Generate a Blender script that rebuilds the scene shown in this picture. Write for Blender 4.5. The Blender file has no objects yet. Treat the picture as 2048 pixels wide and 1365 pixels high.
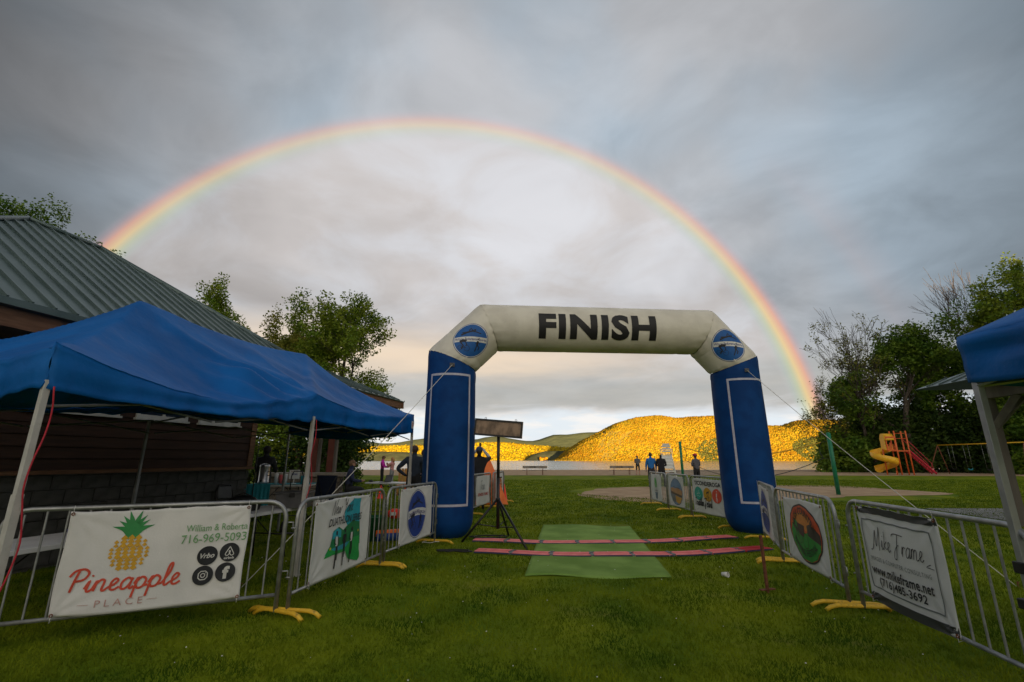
import bpy, bmesh, math, random
import numpy as np
from mathutils import Vector, Matrix
from math import sin, cos, pi, radians as R, sqrt, atan2, hypot, tan

random.seed(7)
NP = np.random.default_rng(11)
S = bpy.context.scene
COL = S.collection

# ------------------------------------------------------------------ camera, sky, sun, exposure
cam_d = bpy.data.cameras.new('camera')
cam = bpy.data.objects.new('camera', cam_d)
COL.objects.link(cam)
cam.location = (0, 0, 1.5)
cam.rotation_euler = (R(90 + 14.57), 0, 0)
cam_d.sensor_width = 36
cam_d.lens = 16.0
cam_d.clip_start = 0.05
cam_d.clip_end = 20000
S.camera = cam

S.view_settings.view_transform = 'Standard'
S.view_settings.look = 'None'
S.view_settings.gamma = 1
S.view_settings.use_curve_mapping = False
EXPO = 2.0
S.view_settings.exposure = EXPO

SUN_EL, SUN_AZ = 1.9, 172.4          # degrees; azimuth clockwise from +Y (behind the camera)
sun_d = bpy.data.lights.new('sun', 'SUN')
sun_d.energy = 5.0
sun_d.angle = R(0.5)
sun_d.color = (1.0, 0.70, 0.30)
sun = bpy.data.objects.new('sun', sun_d)
COL.objects.link(sun)
sdir = Vector((sin(R(SUN_AZ)) * cos(R(SUN_EL)), cos(R(SUN_AZ)) * cos(R(SUN_EL)), sin(R(SUN_EL))))
sun.rotation_euler = sdir.to_track_quat('Z', 'Y').to_euler()

world = bpy.data.worlds.new('World')
S.world = world
world.use_nodes = True
WN = world.node_tree
WN.nodes.clear()


class E:
    """small arithmetic wrapper round shader sockets"""
    nt = None

    def __init__(s, v): s.v = v

    @staticmethod
    def m(op, *a, clamp=False):
        n = E.nt.nodes.new('ShaderNodeMath'); n.operation = op; n.use_clamp = clamp
        for i, x in enumerate(a):
            x = x.v if isinstance(x, E) else x
            if isinstance(x, (int, float)): n.inputs[i].default_value = x
            else: E.nt.links.new(x, n.inputs[i])
        return E(n.outputs[0])

    def __add__(s, o): return E.m('ADD', s, o)
    def __radd__(s, o): return E.m('ADD', s, o)
    def __sub__(s, o): return E.m('SUBTRACT', s, o)
    def __rsub__(s, o): return E.m('SUBTRACT', o, s)
    def __mul__(s, o): return E.m('MULTIPLY', s, o)
    def __rmul__(s, o): return E.m('MULTIPLY', s, o)
    def __truediv__(s, o): return E.m('DIVIDE', s, o)


def smooth(x, a, b):
    n = E.nt.nodes.new('ShaderNodeMapRange'); n.interpolation_type = 'SMOOTHSTEP'
    E.nt.links.new(x.v, n.inputs['Value'])
    n.inputs['From Min'].default_value = a; n.inputs['From Max'].default_value = b
    n.inputs['To Min'].default_value = 0; n.inputs['To Max'].default_value = 1
    return E(n.outputs[0])


def ramp(x, stops):
    n = E.nt.nodes.new('ShaderNodeValToRGB')
    E.nt.links.new(x.v, n.inputs[0])
    cr = n.color_ramp
    while len(cr.elements) > 1: cr.elements.remove(cr.elements[-1])
    cr.elements[0].position = stops[0][0]; cr.elements[0].color = (*stops[0][1], 1)
    for p, c in stops[1:]:
        e = cr.elements.new(p); e.color = (*c, 1)
    return E(n.outputs[0])


def cmix(f, a, b, mode='MIX'):
    n = E.nt.nodes.new('ShaderNodeMix'); n.data_type = 'RGBA'; n.blend_type = mode
    for key, x in ((0, f), (6, a), (7, b)):
        x = x.v if isinstance(x, E) else x
        if isinstance(x, (int, float)): n.inputs[key].default_value = x
        elif isinstance(x, tuple): n.inputs[key].default_value = (*x, 1)
        else: E.nt.links.new(x, n.inputs[key])
    return E(n.outputs[2])


def noise(vec, scale, detail=4, rough=.5, dist=0.0):
    n = E.nt.nodes.new('ShaderNodeTexNoise')
    if vec is not None: E.nt.links.new(vec.v, n.inputs['Vector'])
    n.inputs['Scale'].default_value = scale; n.inputs['Detail'].default_value = detail
    n.inputs['Roughness'].default_value = rough; n.inputs['Distortion'].default_value = dist
    return E(n.outputs['Fac'])


def build_sky():
    E.nt = WN
    tc = WN.nodes.new('ShaderNodeTexCoord')
    d = tc.outputs['Generated']
    sep = WN.nodes.new('ShaderNodeSeparateXYZ'); WN.links.new(d, sep.inputs[0])
    x, y, z = (E(sep.outputs[i]) for i in range(3))
    deg = 180 / pi
    el = E.m('ARCSINE', z) * deg

    def angle_to(az, e):
        v = WN.nodes.new('ShaderNodeVectorMath'); v.operation = 'DOT_PRODUCT'
        WN.links.new(d, v.inputs[0])
        v.inputs[1].default_value = (sin(R(az)) * cos(R(e)), cos(R(az)) * cos(R(e)), sin(R(e)))
        return E.m('ARCCOSINE', E.m('MINIMUM', E.m('MAXIMUM', E(v.outputs['Value']), -1.0), 1.0)) * deg
    psi = angle_to(-7.6, -1.9)             # angle from the antisolar point: the bow is at 40.5-42.5 degrees
    gam = angle_to(4, 26)
    back = angle_to(172.4, 4)
    # stretched direction so clouds flatten towards the horizon
    comb = WN.nodes.new('ShaderNodeCombineXYZ')
    den = E.m('MAXIMUM', z, 0.0) + 0.22
    WN.links.new((x / den).v, comb.inputs[0]); WN.links.new((y / den).v, comb.inputs[1]); WN.links.new(z.v, comb.inputs[2])
    cv = E(comb.outputs[0])
    n1 = noise(cv, 1.1, 5, .5, .6)
    n2 = noise(cv, 2.7, 6, .55, .5)
    n3 = noise(E(d), 2.2, 3, .5)
    gx = smooth(gam, 26, 64)
    outer = 0.49 - gx * 0.40 + smooth(gam, 62, 105) * 0.52
    inner = 0.64 - smooth(gam, 16, 54) * 0.20
    ins = 1 - smooth(psi, 40.4, 43.5)
    base = outer + (inner - outer) * ins
    base = base * (0.70 + smooth(n1, .30, .72) * .30 + smooth(n2, .3, .7) * .24)
    tint_out = cmix(smooth(n3, .35, .65), (0.80, 0.97, 1.14), (.96, .98, 1.03))
    tint_in = cmix(smooth(n2, .35, .65), (1.05, .985, .965), (.99, .99, 1.03))
    tint = cmix(ins, tint_out, tint_in)
    comb2 = WN.nodes.new('ShaderNodeCombineXYZ')
    for i in range(3): WN.links.new(base.v, comb2.inputs[i])
    col = cmix(1.0, E(comb2.outputs[0]), tint, 'MULTIPLY')
    # low layers: bright gap over the hills, grey cloud strip, warm peach band
    az = E.m('ARCTAN2', x, y) * deg
    cb = WN.nodes.new('ShaderNodeCombineXYZ')
    WN.links.new((az * 0.045).v, cb.inputs[0]); WN.links.new((el * 0.22).v, cb.inputs[1])
    nl = noise(E(cb.outputs[0]), 1.6, 5, .55, .4)
    e2 = el + (nl - .5) * 4.2
    front = 1 - smooth(E.m('ABSOLUTE', az), 70, 120)
    gap = (1 - smooth(e2, 4.6, 6.6)) * front * (1 - smooth(az, 38, 60) * .5)
    strip = smooth(e2, 5.0, 6.6) * (1 - smooth(e2, 8.2, 12.5)) * front
    peach = smooth(e2, 8.5, 11) * (1 - smooth(e2, 12, 17.5)) * front * smooth(az, -60, -20) * (1 - smooth(az, -4, 30))
    nl2 = noise(E(cb.outputs[0]), 3.1, 4, .6, .2)
    col = cmix(peach * .9, col, (0.93, .74, .55))
    col = cmix(strip * .78, col, cmix(nl2, (0.36, .38, .385), (.58, .56, .52)))
    gapcol = cmix(smooth(nl2, .44, .62), (0.84, .92, .99), (1.0, .985, .97))
    col = cmix(gap * .93, col, gapcol)
    # warm light of the low sun under the cloud edge, behind the camera
    glow = (1 - smooth(back, 12, 75))
    col = cmix(glow * .8, col, (1.70, 1.50, 1.22))
    # the rainbow
    t = (psi - 39.7) / 3.3
    bow = ramp(t, [(0, (.60, .60, .62)), (.2, (.50, .60, .52)), (.36, (.60, .66, .40)), (.52, (.92, .66, .30)),
                   (.70, (.93, .42, .27)), (.87, (.62, .34, .38)), (1, (.45, .42, .5))])
    alpha = ramp(t, [(0, (0, 0, 0)), (.18, (.42, .42, .42)), (.5, (.95, .95, .95)), (.68, (.85, .85, .85)), (.85, (.3, .3, .3)), (1, (0, 0, 0))])
    strength = (0.38 + (1 - smooth(el, 10, 38)) * .5) * smooth(el, -1, 2)
    col = cmix(alpha * strength, col, bow)
    # faint secondary bow, to the right
    t2 = (psi - 49.5) / 4.0
    a2 = ramp(t2, [(0, (0, 0, 0)), (.35, (1, 1, 1)), (1, (0, 0, 0))])
    col = cmix(a2 * (smooth(az, 20, 38) * (1 - smooth(el, 22, 38)) * .08), col, (.85, .45, .36))
    k = 1 / 2 ** EXPO
    bg1 = WN.nodes.new('ShaderNodeBackground')
    WN.links.new(col.v, bg1.inputs[0]); bg1.inputs[1].default_value = k
    sky = WN.nodes.new('ShaderNodeTexSky'); sky.sky_type = 'NISHITA'; sky.sun_disc = False
    sky.sun_elevation = R(SUN_EL); sky.sun_rotation = R(SUN_AZ)
    bg2 = WN.nodes.new('ShaderNodeBackground')
    WN.links.new(sky.outputs[0], bg2.inputs[0]); bg2.inputs[1].default_value = 0.05
    ms = WN.nodes.new('ShaderNodeMixShader'); ms.inputs[0].default_value = 0.06
    WN.links.new(bg1.outputs[0], ms.inputs[1]); WN.links.new(bg2.outputs[0], ms.inputs[2])
    out = WN.nodes.new('ShaderNodeOutputWorld')
    WN.links.new(ms.outputs[0], out.inputs[0])


build_sky()
S.cycles.use_denoising = True
S.cycles.max_bounces = 6

# ------------------------------------------------------------------ materials
MATS = {}


def mat(name, c1, c2=None, scale=5, rough=.7, metal=0.0, bump=0.0, bscale=30, detail=4, coord='Object', spec=.5, sss=0, dirt=None, stretch=None, attr=None, lo=.35, hi=.65, trans=0):
    m = bpy.data.materials.new(name); m.use_nodes = True
    nt = m.node_tree; E.nt = nt
    p = nt.nodes['Principled BSDF']
    p.inputs['Roughness'].default_value = rough
    p.inputs['Metallic'].default_value = metal
    p.inputs['Specular IOR Level'].default_value = spec
    tc = nt.nodes.new('ShaderNodeTexCoord')
    v = E(tc.outputs[coord])
    if stretch:
        mp = nt.nodes.new('ShaderNodeMapping'); mp.inputs['Scale'].default_value = stretch
        nt.links.new(v.v, mp.inputs[0]); v = E(mp.outputs[0])
    if attr:
        a = nt.nodes.new('ShaderNodeAttribute'); a.attribute_name = attr
        col = E(a.outputs['Color'])
        col = cmix(1.0, col, cmix(noise(v, scale, detail), (.8, .8, .8), (1.2, 1.2, 1.2)), 'MULTIPLY')
        nt.links.new(col.v, p.inputs['Base Color'])
    elif c2 is None:
        p.inputs['Base Color'].default_value = (*c1, 1)
        col = None
    else:
        f = smooth(noise(v, scale, detail), lo, hi)
        col = cmix(f, c1, c2)
        if dirt:
            col = cmix(smooth(noise(v, dirt[1], 6, .65), .52, .78) * dirt[2], col, dirt[0])
        nt.links.new(col.v, p.inputs['Base Color'])
    if bump:
        b = nt.nodes.new('ShaderNodeBump'); b.inputs['Strength'].default_value = 1; b.inputs['Distance'].default_value = bump
        nt.links.new(noise(v, bscale, 5).v, b.inputs['Height']); nt.links.new(b.outputs[0], p.inputs['Normal'])
    if trans:
        t = nt.nodes.new('ShaderNodeBsdfTranslucent'); mx = nt.nodes.new('ShaderNodeMixShader'); mx.inputs[0].default_value = trans
        if col is not None: nt.links.new(col.v, t.inputs[0])
        else: t.inputs[0].default_value = (*c1, 1)
        nt.links.new(p.outputs[0], mx.inputs[1]); nt.links.new(t.outputs[0], mx.inputs[2])
        nt.links.new(mx.outputs[0], nt.nodes['Material Output'].inputs[0])
    MATS[name] = m
    return m


def flat(name, c, rough=.6):
    if name in MATS: return MATS[name]
    c2 = tuple(x * .86 for x in c)
    return mat(name, c, c2, 14, rough)


mat('lawn', (.085, .150, .005), (.215, .255, .009), .6, .95, bump=.03, bscale=26, detail=8, dirt=((.20, .17, .05), 1.1, .65), lo=.3, hi=.7, spec=.1)
mat('grass_blade', (.042, .095, .004), (.205, .255, .010), 1.5, .75, spec=.12, detail=5, trans=.25, lo=.3, hi=.7)
mat('sand', (.38, .26, .16), (.48, .345, .22), 1.3, .95, bump=.02, bscale=14, detail=8, dirt=((.15, .12, .08), 2.5, .6), spec=.1)
mat('concrete', (.22, .22, .21), (.30, .29, .28), 2, .9, bump=.004, bscale=40)
mat('turf_rug', (.155, .27, .052), (.235, .37, .085), 1.6, .9, bump=.006, bscale=160, spec=.1)
mat('galv', (.27, .28, .285), (.40, .41, .41), 9, .5, .75, bump=.0006, bscale=90, dirt=((.16, .13, .1), 20, .4))
mat('yellow_paint', (.68, .40, .02), (.78, .48, .03), 10, .5, dirt=((.12, .08, .03), 22, .9))
mat('banner', (.60, .60, .585), (.68, .675, .66), 3, .65, bump=.0012, bscale=60, spec=.3)
mat('arch_white', (.64, .60, .51), (.74, .70, .60), 2.2, .6, bump=.004, bscale=9, dirt=((.36, .33, .28), 2.4, .3), spec=.3)
mat('arch_blue', (.001, .036, .155), (.002, .050, .20), 3, .7, bump=.004, bscale=7, spec=.18)
mat('tape_white', (.50, .50, .62), (.60, .60, .70), 20, .6)
mat('canopy_blue', (.001, .098, .36), (.002, .130, .45), 1.5, .60, bump=.012, bscale=7, spec=.22, trans=.10, detail=6)
mat('canopy_leg', (.50, .49, .46), (.60, .59, .56), 6, .5, .2, dirt=((.25, .2, .15), 12, .5))
mat('truss', (.20, .21, .22), (.28, .29, .30), 6, .5, .6)
mat('alu', (.34, .35, .36), (.44, .45, .46), 6, .45, .7)
mat('dark_metal', (.005, .005, .006), (.011, .011, .012), 20, .45)
mat('black_plastic', (.004, .004, .005), (.009, .009, .010), 10, .55)
mat('wood_siding', (.032, .013, .008), (.055, .023, .013), 2.2, .75, bump=.002, bscale=50, stretch=(1, 1, 12), detail=6)
mat('wood_trim', (.15, .07, .035), (.21, .105, .055), 4, .75, bump=.002, bscale=40, stretch=(1, 1, 8))
mat('window_white', (.55, .55, .53), (.65, .65, .62), 5, .5)
mat('glass', (.02, .025, .03), None, rough=.08, spec=.8)
mat('block', (.05, .05, .047), (.08, .079, .075), 7, .9, bump=.003, bscale=90, dirt=((.05, .05, .045), 3, .5))
mat('mortar', (.12, .117, .108), (.16, .155, .145), 9, .95)
mat('roof_green', (.085, .125, .122), (.115, .16, .155), 1.6, .38, .35, dirt=((.07, .11, .10), 5, .5), stretch=(1, 1, .4))
mat('stone', (.16, .13, .10), (.26, .215, .17), 8, .9, bump=.006, bscale=25)
mat('stone_cap', (.27, .23, .19), (.35, .30, .25), 6, .85, bump=.003, bscale=30)
mat('column', (.15, .035, .022), (.19, .052, .032), 3, .7)
mat('timber', (.12, .105, .09), (.20, .175, .15), 3, .85, bump=.002, bscale=40, stretch=(1, 1, .15))
mat('bark', (.045, .034, .025), (.10, .08, .06), 9, .95, bump=.01, bscale=25)
mat('dead_bark', (.07, .052, .042), (.12, .09, .07), 9, .95, bump=.008, bscale=25)
mat('leaf_a', (.11, .19, .012), (.25, .30, .025), .9, .6, spec=.25, trans=.3, detail=5)
mat('leaf_b', (.065, .14, .012), (.16, .24, .022), .7, .6, spec=.25, trans=.25, detail=5)
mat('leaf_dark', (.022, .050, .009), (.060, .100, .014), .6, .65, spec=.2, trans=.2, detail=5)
mat('leaf_olive', (.13, .155, .018), (.24, .23, .03), .9, .6, spec=.2, trans=.3, detail=5)
mat('table_top', (.62, .62, .63), (.70, .70, .71), 5, .55)
mat('teal_cloth', (.02, .26, .32), (.03, .33, .40), 4, .7)
mat('steel', (.45, .45, .46), (.55, .55, .56), 6, .3, .85)
mat('mat_pink', (.72, .11, .11), (.82, .17, .16), 7, .6, bump=.002, bscale=30, dirt=((.30, .06, .06), 9, .5))
mat('mat_red', (.50, .015, .02), (.58, .02, .03), 7, .6)
mat('mat_edge', (.010, .012, .04), (.015, .018, .055), 7, .6)
mat('mat_joint', (.10, .11, .13), (.20, .21, .22), 30, .7)
mat('rope', (.62, .60, .54), (.72, .70, .63), 60, .8)
mat('red_strap', (.40, .012, .03), (.5, .02, .04), 40, .7)
mat('rust', (.13, .04, .02), (.22, .08, .04), 20, .9, bump=.002, bscale=60)
mat('screen', (.13, .085, .055), (.30, .20, .13), 9, .45, stretch=(1, 1, .6), detail=8)
mat('orange_vinyl', (.90, .15, .012), (.95, .20, .02), 4, .45)
mat('cone_red', (.90, .035, .015), (.95, .06, .02), 8, .5)
mat('green_post', (.004, .16, .075), (.008, .20, .095), 6, .5)
mat('play_yellow', (.82, .42, .012), (.88, .50, .02), 4, .4)
mat('play_orange', (.62, .10, .015), (.72, .14, .02), 4, .5)
mat('play_red', (.45, .015, .035), (.55, .025, .05), 4, .5)
mat('white_paint', (.62, .60, .57), (.72, .70, .67), 5, .6)
mat('gray_bin', (.07, .072, .075), (.10, .10, .105), 5, .6)
mat('paper', (.70, .69, .66), (.78, .77, .74), 6, .7)
mat('ink', (.012, .012, .014), (.02, .02, .024), 20, .6)
mat('hill_ground', (.20, .135, .012), (.26, .18, .015), .02, .95)
mat('far_hill', (.085, .10, .062), (.11, .125, .075), .012, .95, bump=6, bscale=.02, spec=0)  # pale grey-green base colour stands in for distance haze
mat('spur', (.045, .052, .036), (.07, .078, .05), .03, .95, bump=3, bscale=.05, spec=0)  # dark grey-green stands in for cloud shadow on the shore
mat('forest', None, attr='tint', scale=.12, rough=.9, spec=.05, c2=None)
mat('rock', (.30, .14, .05), (.42, .21, .07), .06, .95, bump=1.5, bscale=.12, stretch=(1, 1, .3))
mat('skin', (.42, .22, .15), (.48, .26, .18), 12, .5)
mat('skin_dark', (.20, .10, .065), (.25, .13, .085), 12, .5)


def water_mat():
    m = bpy.data.materials.new('lake_water'); m.use_nodes = True; nt = m.node_tree; E.nt = nt
    p = nt.nodes['Principled BSDF']
    p.inputs['Base Color'].default_value = (.17, .17, .175, 1)
    p.inputs['Roughness'].default_value = .14; p.inputs['IOR'].default_value = 1.333
    tc = nt.nodes.new('ShaderNodeTexCoord')
    mp = nt.nodes.new('ShaderNodeMapping'); mp.inputs['Scale'].default_value = (.35, 1, 1); nt.links.new(tc.outputs['Object'], mp.inputs[0])
    b = nt.nodes.new('ShaderNodeBump'); b.inputs['Strength'].default_value = 1; b.inputs['Distance'].default_value = .08
    h = noise(E(mp.outputs[0]), .9, 5, .6) + noise(E(mp.outputs[0]), .07, 3, .5) * 1.4
    nt.links.new(h.v, b.inputs['Height']); nt.links.new(b.outputs[0], p.inputs['Normal'])
    MATS['lake_water'] = m


water_mat()


# ------------------------------------------------------------------ helpers
def tag(o, label=None, cat=None, group=None, kind=None):
    if label: o['label'] = label
    if cat: o['category'] = cat
    if group: o['group'] = group
    if kind: o['kind'] = kind
    return o


def thing(name, label, cat, loc=(0, 0, 0), rz=0, group=None):
    o = bpy.data.objects.new(name, None); COL.objects.link(o)
    o.empty_display_size = .1
    o.location = loc; o.rotation_euler = (0, 0, rz)
    return tag(o, label, cat, group)


def copy_tree(o, parent=None):
    c = o.copy(); COL.objects.link(c); c.parent = parent
    for ch in list(o.children): copy_tree(ch, c)
    return c


def V(*a): return Vector(a)


class MB:
    def __init__(s): s.v = []; s.f = []; s.mi = []; s.sm = []

    def add(s, vs, fs, mi=0, smooth=False):
        b = len(s.v)
        s.v += [tuple(p) for p in vs]
        s.f += [tuple(i + b for i in f) for f in fs]
        s.mi += [mi] * len(fs); s.sm += [smooth] * len(fs)
        return s

    def box(s, lo, hi, mi=0, M=None):
        x0, y0, z0 = lo; x1, y1, z1 = hi
        vs = [V(x, y, z) for z in (z0, z1) for (x, y) in ((x0, y0), (x1, y0), (x1, y1), (x0, y1))]
        if M is not None: vs = [M @ p for p in vs]
        return s.add(vs, [(3, 2, 1, 0), (4, 5, 6, 7), (0, 1, 5, 4), (1, 2, 6, 5), (2, 3, 7, 6), (3, 0, 4, 7)], mi)

    def tube(s, pts, r, n=8, mi=0, caps=True, closed=False, smooth=True, flat=1.0):
        pts = [Vector(p) for p in pts]; k = len(pts)
        rs = r if isinstance(r, (list, tuple)) else [r] * k
        vs, fs = [], []
        t0 = (pts[1] - pts[0]).normalized()
        up = V(0, 0, 1) if abs(t0.z) < .9 else V(1, 0, 0)
        nrm = (up - t0 * up.dot(t0)).normalized()
        for i in range(k):
            if closed: t = (pts[(i + 1) % k] - pts[i - 1])
            elif i == 0: t = pts[1] - pts[0]
            elif i == k - 1: t = pts[-1] - pts[-2]
            else: t = (pts[i + 1] - pts[i]).normalized() + (pts[i] - pts[i - 1]).normalized()
            t = t.normalized() if t.length > 1e-9 else t0
            nrm = (nrm - t * nrm.dot(t))
            nrm = nrm.normalized() if nrm.length > 1e-6 else t.orthogonal().normalized()
            bn = t.cross(nrm)
            for j in range(n):
                a = 2 * pi * j / n
                vs.append(pts[i] + nrm * (cos(a) * rs[i]) + bn * (sin(a) * rs[i] * flat))
        m = k if closed else k - 1
        for i in range(m):
            for j in range(n):
                a, b = i * n, ((i + 1) % k) * n
                fs.append((a + j, a + (j + 1) % n, b + (j + 1) % n, b + j))
        s.add(vs, fs, mi, smooth)
        if caps and not closed:
            b = len(s.v) - len(vs)
            s.f.append(tuple(b + j for j in reversed(range(n)))); s.mi.append(mi); s.sm.append(False)
            s.f.append(tuple(b + (k - 1) * n + j for j in range(n))); s.mi.append(mi); s.sm.append(False)
        return s

    def lathe(s, prof, n=16, mi=0, c=(0, 0, 0), smooth=True):
        vs, fs = [], []
        for (r, z) in prof:
            for j in range(n):
                a = 2 * pi * j / n
                vs.append(V(c[0] + r * cos(a), c[1] + r * sin(a), c[2] + z))
        for i in range(len(prof) - 1):
            for j in range(n):
                fs.append((i * n + j, i * n + (j + 1) % n, (i + 1) * n + (j + 1) % n, (i + 1) * n + j))
        return s.add(vs, fs, mi, smooth)

    def ball(s, c, r, mi=0, n=12, m=8, sq=(1, 1, 1)):
        vs, fs = [], []
        c = Vector(c)
        for i in range(m + 1):
            th = pi * i / m
            for j in range(n):
                a = 2 * pi * j / n
                vs.append(c + V(sin(th) * cos(a) * sq[0], sin(th) * sin(a) * sq[1], cos(th) * sq[2]) * r)
        for i in range(m):
            for j in range(n):
                fs.append((i * n + j, (i + 1) * n + j, (i + 1) * n + (j + 1) % n, i * n + (j + 1) % n))
        return s.add(vs, fs, mi, True)

    def sheet(s, pts, th, mi=0, up=(0, 0, 1)):
        """planar polygon with thickness th downwards"""
        n = len(pts); u = Vector(up).normalized() * th
        vs = [Vector(p) for p in pts] + [Vector(p) - u for p in pts]
        fs = [tuple(range(n)), tuple(reversed(range(n, 2 * n)))] + [(i, n + i, n + (i + 1) % n, (i + 1) % n) for i in range(n)]
        return s.add(vs, fs, mi)

    def mesh(s, name, mats):
        me = bpy.data.meshes.new(name)
        me.from_pydata(s.v, [], s.f)
        for m in (mats if isinstance(mats, (list, tuple)) else [mats]):
            me.materials.append(MATS[m] if isinstance(m, str) else m)
        me.polygons.foreach_set('material_index', s.mi)
        me.polygons.foreach_set('use_smooth', s.sm)
        me.update()
        return me

    def build(s, name, mats, parent=None, bevel=0, label=None):
        o = bpy.data.objects.new(name, s.mesh(name, mats)); COL.objects.link(o)
        if parent is not None: o.parent = parent
        if bevel:
            md = o.modifiers.new('bevel', 'BEVEL'); md.width = bevel; md.segments = 2; md.limit_method = 'ANGLE'
        if label: o['label'] = label
        return o


def single(name, mb, mats, label, cat, loc=(0, 0, 0), rz=0, group=None, bevel=0):
    o = mb.build(name, mats, None, bevel)
    o.location = loc; o.rotation_euler = (0, 0, rz)
    return tag(o, label, cat, group)


def np_mesh(name, verts, faces, mats, parent=None, smooth=False, tint=None, uniform=None):
    """fast mesh; faces is (n,k) int array"""
    me = bpy.data.meshes.new(name)
    nf, k = faces.shape
    me.vertices.add(len(verts)); me.vertices.foreach_set('co', verts.astype(np.float32).ravel())
    me.loops.add(nf * k); me.loops.foreach_set('vertex_index', faces.astype(np.int32).ravel())
    me.polygons.add(nf)
    me.polygons.foreach_set('loop_start', np.arange(0, nf * k, k, dtype=np.int32))
    me.polygons.foreach_set('loop_total', np.full(nf, k, dtype=np.int32))
    for m in (mats if isinstance(mats, (list, tuple)) else [mats]): me.materials.append(MATS[m])
    if smooth: me.polygons.foreach_set('use_smooth', np.ones(nf, bool))
    me.update(calc_edges=True)
    if tint is not None:
        a = me.color_attributes.new('tint', 'FLOAT_COLOR', 'POINT')
        a.data.foreach_set('color', np.c_[tint, np.ones(len(tint))].astype(np.float32).ravel())
    me.validate()
    o = bpy.data.objects.new(name, me); COL.objects.link(o)
    if parent is not None: o.parent = parent
    return o


def catmull(pts, n=6, closed=False):
    P = [np.array(p, float) for p in pts]
    if closed: P = [P[-1]] + P + [P[0], P[1]]
    else: P = [2 * P[0] - P[1]] + P + [2 * P[-1] - P[-2]]
    out = []
    for i in range(1, len(P) - 2):
        for j in range(n):
            t = j / n
            out.append(.5 * ((2 * P[i]) + (-P[i - 1] + P[i + 1]) * t + (2 * P[i - 1] - 5 * P[i] + 4 * P[i + 1] - P[i + 2]) * t * t + (-P[i - 1] + 3 * P[i] - 3 * P[i + 1] + P[i + 2]) * t ** 3))
    if not closed: out.append(P[-2])
    return [tuple(p) for p in out]


def fbm(x, y, seed=0, octaves=4):
    r = np.random.default_rng(seed); out = np.zeros_like(x, dtype=float); a = 1; f = 1
    for _ in range(octaves):
        for _ in range(3):
            th = r.uniform(0, 2 * pi); ph = r.uniform(0, 2 * pi)
            out += a * np.sin(f * (x * cos(th) + y * sin(th)) + ph + 1.3 * np.sin(f * .7 * (x * sin(th) - y * cos(th))))
        a *= .5; f *= 2.1
    return out / 4


# ------------------------------------------------------------------ ground, beach, lake, hills
def grid_mesh(name, xs, ys, zf, m, smooth=True):
    X, Y = np.meshgrid(xs, ys)
    Z = zf(X, Y)
    nx, ny = len(xs), len(ys)
    v = np.c_[X.ravel(), Y.ravel(), Z.ravel()]
    i = np.arange((nx - 1) * (ny - 1)); a = i // (nx - 1) * nx + i % (nx - 1)
    return np_mesh(name, v, np.c_[a, a + 1, a + nx + 1, a + nx], m, smooth=smooth)


def ground_z(X, Y):
    z = np.where(Y > 70, -np.clip((Y - 70) / 30, 0, 1) * 1.5 - np.clip((Y - 100) / 50, 0, 1) * 3, 0.0)
    return z


xs = np.unique(np.r_[np.linspace(-9000, -300, 12), np.linspace(-300, -30, 28), np.linspace(-30, 30, 61), np.linspace(30, 300, 28), np.linspace(300, 9000, 12)])
ys = np.unique(np.r_[np.linspace(-6000, -60, 16), np.linspace(-60, 70, 66), np.linspace(70, 150, 30), np.linspace(150, 12000, 10)])
g = grid_mesh('lawn_ground', xs, ys, ground_z, 'lawn'); tag(g, kind='structure')


def outline_sheet(name, pts, m, z, th=.02, jit=.12, seed=1, kind='structure', dens=6):
    pts2 = catmull(pts, dens, True)
    r = random.Random(seed)
    P = [(x + r.uniform(-jit, jit), y + r.uniform(-jit, jit) * 1.6, z) for x, y in pts2]
    mb = MB(); mb.add(P, [tuple(range(len(P)))])
    o = mb.build(name, m); tag(o, kind=kind)
    return o


outline_sheet('sand_court', [(3.0, 21.3), (5.3, 25.8), (10.8, 27.6), (18.5, 28.2), (19.6, 24.2), (19.5, 21.2), (14.0, 19.9), (8.7, 17.5), (5.2, 17.3), (3.5, 18.7)], 'sand', .006, dens=10)
bxs = np.linspace(-120, 170, 291); bys = np.linspace(0, 1, 40)
X, T_ = np.meshgrid(bxs, bys)
y0 = 45.5 + fbm(bxs * .35, bxs * 0, 5) * .5 - np.clip((bxs - 24) / 14, 0, 1) * 1.5 - np.clip((bxs - 46) / 10, 0, 1) * 5
Yb = y0[None, :] + (108 - y0[None, :]) * T_
Zb = ground_z(X, Yb) + .012
i = np.arange(290 * 39); a = i // 290 * 291 + i % 290
b = np_mesh('beach', np.c_[X.ravel(), Yb.ravel(), Zb.ravel()], np.c_[a, a + 1, a + 292, a + 291], 'sand', smooth=True); tag(b, kind='structure')

lk = MB(); lk.add([(-6000, 85, -1.5), (6000, 85, -1.5), (6000, 5000, -1.5), (-6000, 5000, -1.5)], [(0, 1, 2, 3)])
tag(lk.build('lake', 'lake_water'), kind='structure')


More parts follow.
